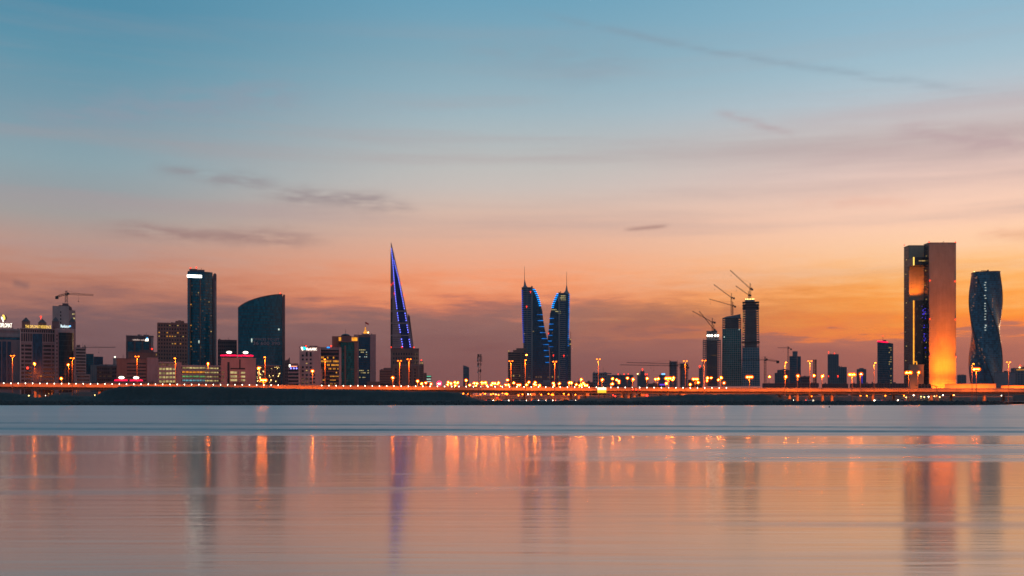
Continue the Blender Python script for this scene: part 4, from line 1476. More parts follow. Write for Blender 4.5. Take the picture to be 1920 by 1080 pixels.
def tower_crown(b, cx, x0, x1, base, tip, spire, x2, hook):
    m = MB()
    zb, zt = b.z(base), b.z(tip)
    a, c, q = b.x(x0), b.x(x1), b.x(cx)
    m.loft([[(a, 1, zb), (c, 1, zb), (c, 30, zb), (a, 30, zb)], [((a + q * 2) / 3, 8, zb + (zt - zb) * .35), ((c + q * 1.4) / 2.4, 8, zb + (zt - zb) * .35), ((c + q * 1.4) / 2.4, 22, zb + (zt - zb) * .35), ((a + q * 2) / 3, 22, zb + (zt - zb) * .35)],
            [(q - .5, 14, zt), (q + .5, 14, zt), (q + .5, 15, zt), (q - .5, 15, zt)]])
    m.build('pinnacle', WALL_GREY, b.root)
    MB().tube((q, 14.5, zt - 2), (q, 14.5, b.z(spire)), .55, .25).build('spire', METAL, b.root)
    m = MB()
    h = b.x(hook)
    m.tube((h, 6, b.z(base)), (b.x(hook - (1.5 if hook > cx else -1.5)), 6, b.z(base - 6)), .9, .4)
    m.build('roof_horn', METAL, b.root)


tower_crown(b, 983.4, 978.6, 992, 541, 523, 498, 0, 998.4)
m = MB()
for k in range(9):
    py = 543 + k * 3.75
    m.box(b.x(Rf(py) - 4.6 + k * .12), b.x(Rf(py)) + .5, -.9, .2, b.z(py) - .75, b.z(py) + .75)
m.build('blue_bands', emit_mat("bright_blue_led", (0.0, 0.30, 1.0), 2.0), b.root, 'stuff')
m = MB()
for k in range(9):
    py = 590 + k * 11.2
    m.box(b.x(Rf(min(py, 640)) - 11 + k * .2 + max(0, py - 640) * .12), b.x(Rf(py)) - .3 if py < 660 else b.x(Rf(py) - 1), -.9, .2, b.z(py) - .6, b.z(py) + .6)
m.build('blue_bands', LED_CYAN, b.root, 'stuff')
m = MB()
for k in range(27):
    py = 545 + k * 3.7
    m.box(b.x(Lf(py)) - .9, b.x(Lf(py) + 1.9), -.8, .2, b.z(py) - .6, b.z(py) + .6)
m.build('blue_edge_lights', emit_mat("deep_blue_led", (0.01, 0.09, 1.0), .75), b.root, 'stuff')
b.windows('lit_windows', WIN_WARM, 982, 1004, 615, 632, 8, 4, .7, .35, 0, .9, cells={(0, 2), (6, 1), (5, 1)})
b.beacon(994.8, 547, -1.5, 1.0)
b.beacon(987.4, 574.6, -1.5, 1.1)
b.windows('podium_lights', WIN_DIM, 990, 1030, 704, 710, 9, 1, .6, .5, 0, .8, keep=.5)

b = Bld('harbour_twin_tower', 'twin tower with blue-lit edges and spire, the one with yellow-lit upper floors', 1047, 2037)
Lf2 = lerp_pts([(543, 1048), (550, 1044), (560, 1039.6), (570, 1035.6), (580, 1034), (588, 1031.4), (605, 1030), (620, 1028.6), (640, 1026.4), (645, 1029), (665, 1031.2), (730, 1031.4)])
Rf2 = lerp_pts([(545, 1068), (600, 1067.4), (730, 1064.4)])
level_loft(b, 'body', GLASS_NAVY, Lf2, Rf2, [730, 700, 665, 645, 640, 620, 605, 588, 580, 570, 560, 551.5], 0, 34)
level_bands(b, 'spandrels', WALL_GREY, lambda y: 1048.5, lambda y: min(Rf2(y), 1060), 548, 725, 47, .34, 0, 34, .5)
level_bands(b, 'floor_lines', METAL, Lf2, lambda y: 1048.4, 552, 725, 46, .2, 0, 33, .2)
b.box('rib', WALL_GREY, 1047, 1050, 548, None, -1.4, 3)
tower_crown(b, 1062.6, 1055, 1067.8, 551, 532.5, 508, 0, 1050)
m = MB()
for k in range(8):
    py = 551 + k * 3.6
    m.box(b.x(Lf2(py)) - .5, b.x(Lf2(py) + 4.6 - k * .12), -.9, .2, b.z(py) - .75, b.z(py) + .75)
m.build('blue_bands', bpy.data.materials["bright_blue_led"], b.root, 'stuff')
m = MB()
for k in range(6):
    py = 597 + k * 10.6
    m.box(b.x(Lf2(py)) - .4, b.x(Lf2(py) + 8), -.9, .2, b.z(py) - .6, b.z(py) + .6)
m.build('blue_bands', LED_CYAN, b.root, 'stuff')
m = MB()
for k in range(27):
    py = 552 + k * 3.7
    m.box(b.x(Rf2(py) - 2.2), b.x(Rf2(py)) + .9, -.8, .2, b.z(py) - .6, b.z(py) + .6)
m.build('blue_edge_lights', LED_CYAN, b.root, 'stuff')
b.windows('lit_windows', WIN_YELLOW, 1044, 1066, 553, 568, 9, 4, .8, .4, 0, .9, cells={(3, 0), (4, 0), (5, 0), (6, 0), (1, 1), (2, 1), (3, 1), (4, 1), (5, 1), (6, 1), (1, 2), (3, 2), (4, 2), (5, 2), (6, 2)})
b.windows('lit_windows', WIN_YELLOW, 1034, 1056, 579, 589, 9, 3, .8, .4, 0, .9, cells={(0, 0), (1, 0), (2, 0), (3, 0), (3, 1), (4, 1), (5, 1), (6, 1), (5, 2), (6, 2)})
b.windows('lit_windows', WIN_DIM, 1034, 1066, 609, 670, 8, 10, .5, .3, 0, .9, keep=.06, seed=8)
b.beacon(1037.6, 666, -1.5, 1.1)
b.beacon(1028.4, 625, -1.2, .9)
b.beacon(1057.2, 666.5, -1.5, 1.1)
b.windows('podium_lights', WIN_WARM, 1034, 1064, 704, 709, 8, 1, .5, .5, 0, .8, keep=.4)

b = Bld('striped_hotel_block', 'brown block with pale floor stripes at the left foot of the twin towers', 968, 1980)
facade(b, 952.6, 982.5, 660, 722, 0, 15, WALL_BROWN, GLASS_BLACK, fh=.5, depth=26)
b.box('pier', WALL_DARK, 974.8, 978.8, 661, None, -1.2, 2)
b.box('raised_roof', WALL_BROWN, 962, 982.4, 656, 660, 3, 22)
b.box('raised_roof', WALL_BROWN, 968, 986, 652.6, 656, 5, 22)
b.windows('lit_windows', WIN_WARM, 953, 981, 702, 707, 7, 1, .5, .5, 0, .7, cells={(1, 0), (2, 0), (5, 0)})
b.windows('roof_light', WIN_WARM, 952.6, 955, 657, 660, 1, 1, .8, .9, 0, 1.4)
b = Bld('slim_side_tower', 'slim grey tower tucked behind the twin towers on their far side', 1067, 2150)
b.box('wall', WALL_GREY, 1061, 1070.6, 635, None, 0, 20)
b.bands('floor_lines', METAL, 1064, 1070.6, 640, 720, 22, .3, 0, .15, .2)
MB().tube((b.x(1070), 4, b.z(635)), (b.x(1070), 4, b.z(622)), .35).build('antenna', METAL, b.root)
b.windows('lit_windows', WIN_WARM, 1065, 1071, 634, 652, 2, 4, .7, .4, 0, .3, cells={(1, 0), (0, 2), (1, 2)})
b = Bld('harbour_podium', 'low pale podium building in front of the twin towers', 1030, 1930)
facade(b, 985, 1066, 716, 722, 24, 2, WALL_GREY, GLASS_BLACK, .6, .5, 16, crown=.8)
b.box('roof_house', WALL_GREY, 1018, 1032, 712.5, 716, 3, 12)

# ------------------------------------------------------------------ low skyline between the twin towers and the building site
def plain(name, label, p0, p1, t, d, wall=None, glass=None, nx=6, nz=8, bot=722, fw=.55, fh=.5, depth=16):
    b_ = Bld(name, label, (p0 + p1) / 2, d)
    facade(b_, p0, p1, t, bot, nx, nz, wall or WALL_FAR, glass or GLASS_STEEL, fw, fh, depth, proud=.25)
    return b_


b = plain('concrete_shell', 'unfinished flat-topped concrete shell right of the twin towers', 1112, 1138, 699, 1800, WALL_GREY, GLASS_BLACK, 6, 4)
b.box('roof_slab', WALL_GREY, 1111, 1147, 699.5, 700.8, -1, 18)
b.box('wall', WALL_GREY, 1138.4, 1146, 703, None, 2, 16)
MB().tube((b.x(1131), 6, b.z(699)), (b.x(1131), 6, b.z(689)), .25).build('mast', METAL, b.root)
plain('long_warehouse', 'long low dark shed left of the concrete shell', 1074, 1112, 716.5, 1500, WALL_DARK, GLASS_BLACK, 14, 2, depth=14)
b = plain('ridged_flats', 'row of far grey flats with red roof beacons beside the concrete shell', 1147, 1187, 703, 2300, nx=12, nz=6)
for p in (1159, 1170, 1178):
    b.beacon(p, 701.4, 2, 1.3)
b.windows('lit_windows', WIN_WARM, 1158, 1162, 712, 717, 1, 1, .5, .5, 0, .4)
b = plain('small_grey_tower', 'small grey tower topped by an orange beacon in the low skyline', 1201, 1208, 696, 2300, nx=3, nz=9)
b.box('lower_wing', WALL_FAR, 1194.8, 1201, 702, None, 1, 14)
b.beacon(1204.6, 692, 3, 1.5)
b.beacon(1210, 701.5, 1, 1.2)
b.beacon(1213.4, 701.5, 1, 1.2)
MB().ball((b.x(1195.6), 0, b.z(701)), 1.4, 8, 5).build('lamp', LAMP_YELLOW, b.root)
b.box('side_block', WALL_FAR, 1208.2, 1215.5, 703.5, None, 2, 14)
b = plain('blue_sign_block', 'low far block with a small bright blue roof sign and violet strip', 1236, 1247.6, 703, 2300, nx=4, nz=6)
b.box('roof_sign', emit_mat("ice_blue_sign", (0.15, 0.45, 1.0), 2.5), 1240.4, 1247, 700.2, 702.6, -.6, .2)
b.box('violet_strip', emit_mat("violet_strip", (0.18, 0.05, 0.9), .9), 1236, 1247, 720, 722.5, -1, -.4)
plain('low_shed', 'low dark shed between the two grey flats in the far skyline', 1215.8, 1236, 719, 2000, WALL_DARK, GLASS_BLACK, 7, 2, bot=724)
for k, (p0, p1, t, lab) in enumerate(((1255, 1270.6, 676.5, 'bare concrete lift core with a scaffold frame, left one of the pair'), (1274.6, 1290.6, 680, 'bare concrete lift core with a platform on top, right one of the pair'))):
    b = Bld('lift_core', lab, (p0 + p1) / 2, 1750, group='unfinished concrete lift cores')
    b.box('core', WALL_GREY, p0 + 1, p1 - 1.5, t + 1, None, 0, 14)
    m = MB()
    for j in range(9):
        q = t + 3 + j * 5.2
        m.box(b.x(p0) - .2, b.x(p1) + .2, -1.2, 15, b.z(q) - .25, b.z(q) + .25)
    m.build('platforms', WALL_DARK, b.root, 'stuff')
    m = MB()
    for p in (p0 + .2, p1 - .2):
        m.box(b.x(p) - .25, b.x(p) + .25, -1.0, -.5, 0, b.z(t - 1))
    m.build('scaffold_posts', METAL, b.root, 'stuff')
    b.box('top_platform', WALL_DARK, p0 - 1, p1 + 1.2, t + 8.5, t + 10, -1.5, 15)
crane('long low crane arm sweeping left from the lift cores, the upper of two', 1257, 1735, 722, 684, 676, (1175, 679.6), (1290, 684.6), w=1.6)
crane('long low crane arm sweeping left from the lift cores, the lower of two', 1277, 1720, 722, 688.4, 683, (1163, 684), (1292, 689), w=1.6)
plain('red_lamp_hut', 'narrow grey stack with a red beacon left of the scaffolded tower', 1311, 1316.5, 690, 1900, WALL_GREY, GLASS_BLACK, 2, 8).beacon(1312, 686.6, 1, 1.6)
plain('site_offices', 'low dark site offices at the foot of the towers being built', 1291, 1311, 712, 1800, WALL_DARK, GLASS_BLACK, 8, 3)

# ------------------------------------------------------------------ three towers under construction
def rising_tower(label, p0, p1, t, d, floors, glass_from, glass_mat_, core_in, taper=0.0, slope=0.0, bare_cols=7):
    b_ = Bld('unfinished_tower', label, (p0 + p1) / 2, d, group='towers under construction')
    Lx = lambda y: p0 + taper * (722 - y) / (722 - t)
    Rx = lambda y: p1 - taper * (722 - y) / (722 - t)
    b_.Lx, b_.Rx = Lx, Rx
    D = 30.0
    level_loft(b_, 'core', WALL_GREY, lambda y: Lx(y) + core_in, lambda y: Rx(y) - core_in, [724, 700, 660, 620, t + 2], 5, D - 5)
    m = MB()
    for k in range(floors + 1):
        py = 722 + (t - 722) * k / floors
        m.box(b_.x(Lx(py)), b_.x(Rx(py)), 0, D, b_.z(py) - .3, b_.z(py) + .3)
    m.build('floor_slabs', WALL_GREY, b_.root, 'stuff')
    m = MB()
    for i in range(bare_cols + 1):
        f = i / bare_cols
        for y_ in (.4, D - 1.2):
            m.loft([[(b_.x(Lx(q) + (Rx(q) - Lx(q)) * f) + dx_, y_ + dy_, max(0, b_.z(q))) for dx_, dy_ in ((-.4, 0), (.4, 0), (.4, .8), (-.4, .8))] for q in (724, t)])
    m.build('columns', WALL_GREY, b_.root, 'stuff')
    if glass_from:
        level_loft(b_, 'glazing', glass_mat_, lambda y: Lx(y) - .1, lambda y: Rx(y) + .1, [724, 700, 660, glass_from], -.3, D + .3)
        m = MB()
        for i in range(11):
            f = i / 10
            m.loft([[(b_.x(Lx(q) + (Rx(q) - Lx(q)) * f) + dx_, dy_, max(0, b_.z(q))) for dx_, dy_ in ((-.3, -.55), (.3, -.55), (.3, -.2), (-.3, -.2))] for q in (724, glass_from)])
        m.build('mullions', METAL_PALE, b_.root, 'stuff')
        n_ = int((722 - glass_from) / (722 - t) * floors)
        m = MB()
        for k in range(n_ + 1):
            py = 722 + (t - 722) * k / floors
            m.box(b_.x(Lx(py)) - .2, b_.x(Rx(py)) + .2, -.6, D + .5, b_.z(py) - .28, b_.z(py) + .28)
        m.build('glazing_bars', METAL_PALE, b_.root, 'stuff')
    return b_


b = rising_tower('scaffolded tower under construction topped by a row of white floodlights, lowest of three', 1317.5, 1352, 638, 1900, 24, None, None, 6.5, .6)
b.box('climbing_core', WALL_GREY, 1325, 1348, 630.5, 638, 6, 22)
for p in (1327, 1330.8, 1335.2, 1341.4, 1346.4):
    MB().ball((b.x(p), 4, b.z(629)), 1.5, 8, 5).build('floodlight', LAMP_WHITE, b.root)
m = MB()
for p in (1319, 1322, 1350):
    m.tube((b.x(p), 1, b.z(638)), (b.x(p), 1, b.z(634)), .2)
m.build('starter_bars', METAL, b.root, 'stuff')
b.windows('work_lights', WIN_DIM, 1325, 1348, 655, 700, 6, 2, .9, .05, 0, .4, keep=.7, seed=6)
b = rising_tower('green-glazed tower under construction with a slanting bare top, middle of three', 1353.6, 1390.6, 596, 1920, 31, 616, GLASS_GREEN, 5.5, 1.2)
MB().slab_xz([(b.x(1355), b.z(596)), (b.x(1388.6), b.z(596)), (b.x(1388.6), b.z(588.6)), (b.x(1376), b.z(591)), (b.x(1362), b.z(593))], 4, 26).build('slanting_top', WALL_GREY, b.root)
b.windows('work_lights', WIN_WHITE, 1356, 1388, 616, 634, 8, 4, .35, .4, -.3, .6, cells={(7, 0), (0, 3)})
b = rising_tower('tallest tower under construction with bare upper floors and teal glass below', 1390.8, 1424.6, 566, 1900, 36, 651, GLASS_TEAL, 5.0, 2.6)
b.box('climbing_core', WALL_GREY, 1396.5, 1415, 560.5, 566, 6, 22)
b.windows('work_lights', LAMP_YELLOW, 1397, 1415, 559, 561.5, 6, 1, .3, .8, 6, .3)
b.windows('work_lights', WIN_WARM, 1391, 1396, 585, 648, 1, 16, .35, .3, 0, .5, keep=.6, seed=3)
m = MB()
for q in (566, 571.5, 577, 641):
    m.box(b.x(b.Lx(q) - 1.6), b.x(b.Rx(q) + 1.6), -2, 31, b.z(q) - .3, b.z(q) + .3)
m.build('catch_fans', METAL, b.root, 'stuff')
G2 = 'luffing cranes on the towers being built'
crane('luffing crane on the lowest tower being built, upper arm', 1335.6, 1905, 630.5, 606, 596, (1298, 583), (1341.6, 604.5), G2, True, 1.8)
crane('luffing crane on the lowest tower being built, lower arm', 1338.4, 1912, 630.5, 619.5, 609, (1311, 583.4), (1342.6, 619), G2, True, 1.6)
crane('luffing crane on the middle tower being built, upper arm', 1371.4, 1925, 591, 560, 550, (1338.4, 533.4), (1377.6, 559), G2, True, 1.9)
crane('luffing crane on the middle tower being built, lower arm', 1374, 1932, 591, 575, 566, (1329.6, 560.6), (1379.8, 574.6), G2, True, 1.6)
crane('luffing crane on the tallest tower being built, upper arm', 1406.6, 1905, 560.5, 543, 531, (1369, 506.6), (1412, 542.4), G2, True, 2.2)
crane('luffing crane on the tallest tower being built, lower arm', 1403.6, 1912, 560.5, 555, 546, (1379.4, 536), (1408.6, 553.6), G2, True, 1.7)

# ------------------------------------------------------------------ site cranes and towers further right
crane('near dark hammerhead crane right of the tallest tower being built', 1434.6, 1350, 722, 677, 668.4, (1386, 675.8), (1460.6, 678), w=2.2)
crane('thin far crane beside the stepped grey-blue tower', 1477.6, 2300, 722, 653.8, 649.4, (1458, 652), (1484.6, 654.6), w=2.0)
b = Bld('stepped_blue_tower', 'grey-blue stepped tower next to the thin far crane', 1491, 2300)
b.box('glazing', GLASS_STEEL, 1480, 1494.6, 667.6, None, 0, 22)
b.box('glazing', GLASS_STEEL, 1494.8, 1501.6, 668, None, 3, 22)
b.box('top_block', WALL_FAR, 1486, 1495.4, 658.4, 667.6, 3, 16)
b.bands('floor_lines', WALL_FAR, 1480, 1494.6, 669, 722, 16, .3, 0, .15, .2)
b = plain('grey_terrace', 'low grey stepped block left of the stepped blue tower', 1458, 1479, 693.5, 2100, nx=6, nz=6)
b.box('wall', WALL_FAR, 1452.4, 1458, 699, None, 2, 14)
plain('dark_terrace', 'low dark block right of the stepped blue tower', 1501.8, 1518, 706, 1900, WALL_DARK, GLASS_BLACK, 5, 3)
m = tag(empty('slab_chimney', (wx(1526.6, 1500), 1500, GROUND)), 'tall thin dark lattice stack between the stepped blue tower and the slab tower', 'mast')
zt = EYE + (HOR - 674) * 1500 / F - GROUND
lattice(MB(), (0, 0, 0), (0, 0, zt), 2.2, .3).build('frame', METAL, m)
lattice(MB(), (2.4, 0, 0), (2.4, 0, zt), 1.4, .3).build('hoist_track', METAL, m)
b = plain('grey_slab_tower', 'plain grey slab tower with red beacons on its roof', 1552.6, 1571.8, 664, 2200, glass=GLASS_STEEL, nx=5, nz=20)
b.beacon(1553.6, 660, 2, 1.2)
b.beacon(1564.6, 662.6, 2, 1.2)
b.beacon(1553.6, 705, -.6, 1.0)
b.beacon(1571, 705, -.6, 1.3)
plain('lower_grey_block', 'lower grey block leaning on the plain grey slab tower', 1572.2, 1587, 688, 2250, nx=4, nz=12)
b = plain('violet_edge_block', 'small far block with a faint violet edge beside the twin-headed lamp', 1607, 1623.6, 692, 2400, nx=5, nz=10)
b.box('violet_edge', LED_PURPLE, 1615.6, 1616.8, 700, 720, -.6, -.2)
b.box('roof_house', WALL_FAR, 1611, 1619, 690, 692, 3, 12)
b = Bld('red_topped_tower', 'dark slab tower with a glowing red roof edge standing alone', 1660, 1900)
poly = [(1645, 640), (1654, 640.4), (1666, 642.6), (1674.6, 644.4)]
MB().slab_xz([(b.x(1645), 0), (b.x(1674.6), 0)] + [(b.x(p), b.z(q)) for p, q in reversed(poly)], 0, 24).build('glazing', GLASS_STEEL, b.root)
b.bands('floor_lines', WALL_FAR, 1645.4, 1674, 647, 722, 22, .25, 0, .15, .2)
b.box('end_fin', WALL_FAR, 1672.4, 1674.8, 645, None, -.6, 24)
b.windows('lit_windows', WIN_WARM, 1666, 1672, 650, 720, 2, 16, .6, .3, 0, .3, keep=.3, seed=4)
MB().slab_xz([(b.x(1644.4), b.z(640.6)), (b.x(1665.4), b.z(643)), (b.x(1665.4), b.z(641.2)), (b.x(1654), b.z(639)), (b.x(1644.4), b.z(638.6))], -.6, .4).build('red_edge', NEON_RED, b.root)
b.box('roof_house', METAL, 1655, 1661.6, 637.4, 640.4, 6, 14)
MB().tube((b.x(1655.4), 8, b.z(637.4)), (b.x(1655.4), 8, b.z(630)), .3).build('antenna', METAL, b.root)
b.beacon(1655.4, 629.4, 8, .9)
for k, (p0, p1, t, lab) in enumerate(((1430, 1534, 718.5, 'long low dark shed behind the flyover below the stepped blue tower'), (1541, 1590, 719.5, 'long low dark shed behind the flyover below the grey slab tower'), (1594, 1700, 719, 'long low dark shed behind the flyover below the red-topped tower'))):
    plain('low_warehouse', lab, p0, p1, t, 1300, WALL_DARK, GLASS_BLACK, 20, 2, bot=726, depth=20)

# ------------------------------------------------------------------ twin-slab hotel, floodlit from below
HD = 1757.0
haz = math.degrees(math.atan2(1742 - 960, F))
b = Bld('twin_slab_hotel', 'huge hotel of two stone slabs, its front slab floodlit orange from the ground', 1742, HD, yaw=haz)


def hx(px, y):          # local x of a photograph column on a plane y metres behind the front
    return (px - 960) * (HD + y) / F - (1742 - 960) * HD / F


def hz(py, y):
    return EYE + (HOR - py) * (HD + y) / F - GROUND


MB().box(hx(1742, 0), hx(1792.6, 0), 0, 22, 0, hz(455.4, 0)).build('front_slab', STONE_GOLD, b.root)
MB().box(hx(1742, 0) - .35, hx(1742, 0) - .02, .5, 21.5, 0, hz(456.5, 0)).build('end_glazing', GLASS_BLACK, b.root)
MB().box(hx(1704.4, 44), hx(1737, 44), 44, 67, 0, hz(460.6, 44)).build('rear_slab', STONE_GOLD, b.root)
MB().box(hx(1704.4, 44) - .35, hx(1704.4, 44) - .02, 44.5, 66.5, 0, hz(461.6, 44)).build('end_glazing', GLASS_BLACK, b.root)
m = MB()
for k in range(34):
    z = 8 + k * 7.8
    for y0, p in ((0, 1742), (44, 1704.4)):
        m.box(hx(p, y0) - .6, hx(p, y0) - .36, y0 + 1, y0 + 20, z - .3, z + .3)
m.build('floor_lines', METAL, b.root, 'stuff')
# shallow joints between the stone courses
m = MB()
for k in range(66):
    z = 4 + k * 4.0
    m.box(hx(1742, 0) + .3, hx(1792.6, 0) - .3, -.10, .05, z, z + 3.55)
m.build('stone_courses', STONE_GOLD, b.root, 'stuff')
MB().box(hx(1741.4, 0), hx(1793.2, 0), -.4, 22.4, hz(455.4, 0) + .01, hz(454.6, 0)).build('coping', WALL_DARK, b.root)
MB().box(hx(1703.8, 44), hx(1738, 44), 43.6, 67.4, hz(460.6, 44) + .01, hz(459.8, 44)).build('coping', WALL_DARK, b.root)
MB().box(hx(1716.4, 14), hx(1741, 14), 14, 43.8, 0, hz(563.5, 14)).build('glass_block', GLASS_BLACK, b.root)
MB().box(hx(1713, 16), hx(1740, 16), 16, 43.8, hz(497, 16), hz(482.4, 16)).build('link_bridge', GLASS_BLACK, b.root)
MB().box(hx(1712.4, 15), hx(1714.6, 15), 15.2, 15.8, hz(497.4, 15), hz(482, 15)).build('lit_edge', NEON_GOLD, b.root)
MB().box(hx(1723, 15), hx(1736, 15), 15.4, 15.8, hz(489.8, 15), hz(488, 15)).build('lit_edge', WIN_WARM, b.root)
ORANGE_STRIP = emit_mat("orange_strip_light", (1.0, 0.36, 0.02), 2.0, .35, scale=.15)
MB().box(hx(1712.6, 12), hx(1714.4, 12), 12.4, 13.2, hz(683, 12), hz(563.4, 12)).build('lit_mast', ORANGE_STRIP, b.root)
MB().box(hx(1712.8, 13), hx(1716.2, 13), 13.2, 14, 0, hz(563.8, 13)).build('mast_fin', WALL_DARK, b.root)
MB().box(hx(1714.5, 12), hx(1719.6, 12), 12.4, 13.2, hz(679, 12), hz(677.6, 12)).build('lit_mast', ORANGE_STRIP, b.root)
MB().box(hx(1718.6, 12), hx(1719.8, 12), 12.4, 13.2, hz(687, 12), hz(679.2, 12)).build('lit_mast', ORANGE_STRIP, b.root)
MB().box(hx(1706, 8), hx(1732, 8), 8, 13.8, 0, hz(683.5, 8)).build('lower_wall', STONE_GOLD, b.root)
m = MB()
rnd = random.Random(21)
for k in range(46):
    t = rnd.random()
    p, q = rnd.uniform(1728, 1734) + t * 7, 566 + t * 110 + rnd.uniform(-12, 12)
    p = min(p, 1740)
    m.box(hx(p, 14) - .5, hx(p, 14) + .5, 13.7, 14.1, hz(q, 14) - .6, hz(q, 14) + .6)
m.build('blue_window_lights', emit_mat("indigo_window", (0.09, 0.05, 1.0), 1.1), b.root, 'stuff')
m = MB()
for k in range(40):
    p, q = rnd.uniform(1717, 1739), rnd.uniform(568, 700)
    m.box(hx(p, 14) - .6, hx(p, 14) + .6, 13.7, 14.1, hz(q, 14) - .5, hz(q, 14) + .5)
m.build('dim_windows', WIN_DIM, b.root, 'stuff')
m = MB()
for k in range(9):
    for y0, p in ((10, 1742), (54, 1704.4)):
        q = 480 + k * 27 + (7 if y0 > 20 else 0)
        m.box(hx(p, 0 if y0 < 20 else 44) - .9, hx(p, 0 if y0 < 20 else 44) - .4, y0 - 1 + k % 3 * 3, y0 + 1.4 + k % 3 * 3, hz(q, y0) - .6, hz(q, y0) + .6)
m.build('end_windows', WIN_WARM, b.root, 'stuff')
for p, q, y0 in ((1743.5, 526, -1), (1790.8, 527.6, -1), (1743.6, 598, -1), (1791.4, 599, -1), (1743.6, 668.6, -1), (1792, 669, -1), (1742, 453.4, 1), (1791.4, 454, 1), (1695.6, 459.6, 66)):
    mm = MB().ball((hx(p, y0), y0, hz(q, y0)), 1.15, 8, 5)
    mm.build('warning_beacon', RED, b.root)
# ground floodlights: a housing and lens in front of the slab, and the light they throw up the wall
for p, pw in ((1747, .85), (1756, 1.25), (1765, 1.25), (1774, 1.05), (1783, .9), (1790, .6)):
    x = hx(p, 0)
    fl = MB().lathe([(0, .5), (.6, .7), (.9, .9)], 10, x, -7.0).build('floodlight', METAL, b.root)
    spot(b.root, (x, -7.0, 1.2), 560000 * pw, (0.0, 0.10, 1.0), 48, (1.0, 0.19, 0.004), .5, .8)
    MB().lathe([(0, .6), (.7, .8), (1.1, 1.1)], 10, x + 2, -19.0).build('floodlight', METAL, b.root)
    spot(b.root, (x + 2, -19.0, 1.4), 1350000 * pw, (0.0, 0.17, 1.0), 34, (1.0, 0.20, 0.003), .6, .9)
for p, pw in ((1719, .6), (1728, 1.0)):
    MB().lathe([(hz(563.5, 14), .5), (hz(563.5, 14) + .9, .9)], 10, hx(p, 20), 22.0).build('floodlight', METAL, b.root)
    spot(b.root, (hx(p, 20), 22.0, hz(563.5, 14) + 1.4), 130000 * pw, (0.0, 0.5, 1.0), 85, (1.0, 0.24, 0.006), .5, .8)
MB().lathe([(0, .5), (.9, .9)], 10, hx(1720, 0), -8.0).build('floodlight', METAL, b.root)
spot(b.root, (hx(1720, 0), -8, 1.2), 60000, (0, .45, 1), 80, (1.0, 0.2, 0.01), .5, .8)
MB().tube((hx(1767, 8), 8, hz(455, 8)), (hx(1770, 8), 8, hz(452.6, 8)), .4).build('roof_davit', METAL, b.root)

for nm, p0, p1, t, lab in (('hotel_podium', 1771.5, 1867, 719.6, 'long low windowless podium floodlit orange before the twisted tower'), ('hotel_podium', 1876.5, 1990, 722.4, 'low floodlit podium running out of frame at the right edge')):
    b = Bld(nm, lab, (p0 + p1) / 2, 1500, group='floodlit podiums')
    b.box('wall', STONE_GOLD, p0, p1, t + .8, None, 0, 14)
    b.box('coping', WALL_BROWN, p0 - .4, p1 + .4, t, t + .75, -.35, 14.3)
    n_ = int((p1 - p0) / 12)
    for k in range(n_):
        x = b.x(p0) + (b.x(p1) - b.x(p0)) * (k + .5) / n_
        MB().lathe([(0, .3), (.5, .5)], 8, x, -7.0).build('floodlight', METAL, b.root)
        spot(b.root, (x, -7.0, .9), 110000, (0, .35, 1), 110, (1.0, 0.19, 0.004), .3, .9)

# ------------------------------------------------------------------ twisted tower
b = Bld('twisted_tower', 'twisted rounded blue-grey tower with a column of white-lit windows', 1848, 1670)
half, NF, SEG = b.sx * 26.4, 60, 64
ztop = b.z(510)


def twist_ring(z, k=1.0):
    ang = R(8) + math.pi * (1 - z / ztop)
    out = []
    for i in range(SEG):
        t = 2 * math.pi * i / SEG
        c, s_ = math.cos(t), math.sin(t)
        r_ = half * k / (abs(c) ** 4 + abs(s_) ** 4) ** .25
        out.append((r_ * math.cos(t + ang), half + r_ * math.sin(t + ang), z))
    return out


MB().loft([twist_ring(ztop * k / NF) for k in range(NF + 1)]).build('glazing', glass_mat("twisted_glass", (0.045, 0.15, 0.22), rough=.18, panel=(3, 3, 3.4), var=.5), b.root, smooth=False)
m = MB()
for k in range(1, NF):
    z = ztop * k / NF
    m.loft([twist_ring(z - .2, 1.008), twist_ring(z + .2, 1.008)])
m.build('floor_edges', METAL, b.root, 'stuff')
m = MB()
for c in range(4):                       # corner fins that wind up the tower
    ip = SEG // 8 + c * SEG // 4
    pts = [twist_ring(ztop * k / 40, 1.014)[ip] for k in range(41)]
    for p_, q_ in zip(pts, pts[1:]):
        m.tube(p_, q_, .55, n=5)
m.build('corner_fins', METAL, b.root, 'stuff')
MB().loft([twist_ring(ztop, 1.015)] + [[(x_, y_, z_ + 1.4) for x_, y_, z_ in twist_ring(ztop, 1.015)]]).build('roof_rim', WALL_DARK, b.root)


def on_twist(px, py):
    """front-most point of the skin at a photograph position"""
    z = b.z(py)
    x = b.x(px)
    ring = twist_ring(z, 1.02)
    best = min((p_ for p_ in ring if p_[1] < half), key=lambda p_: abs(p_[0] - x))
    return x, best[1], z


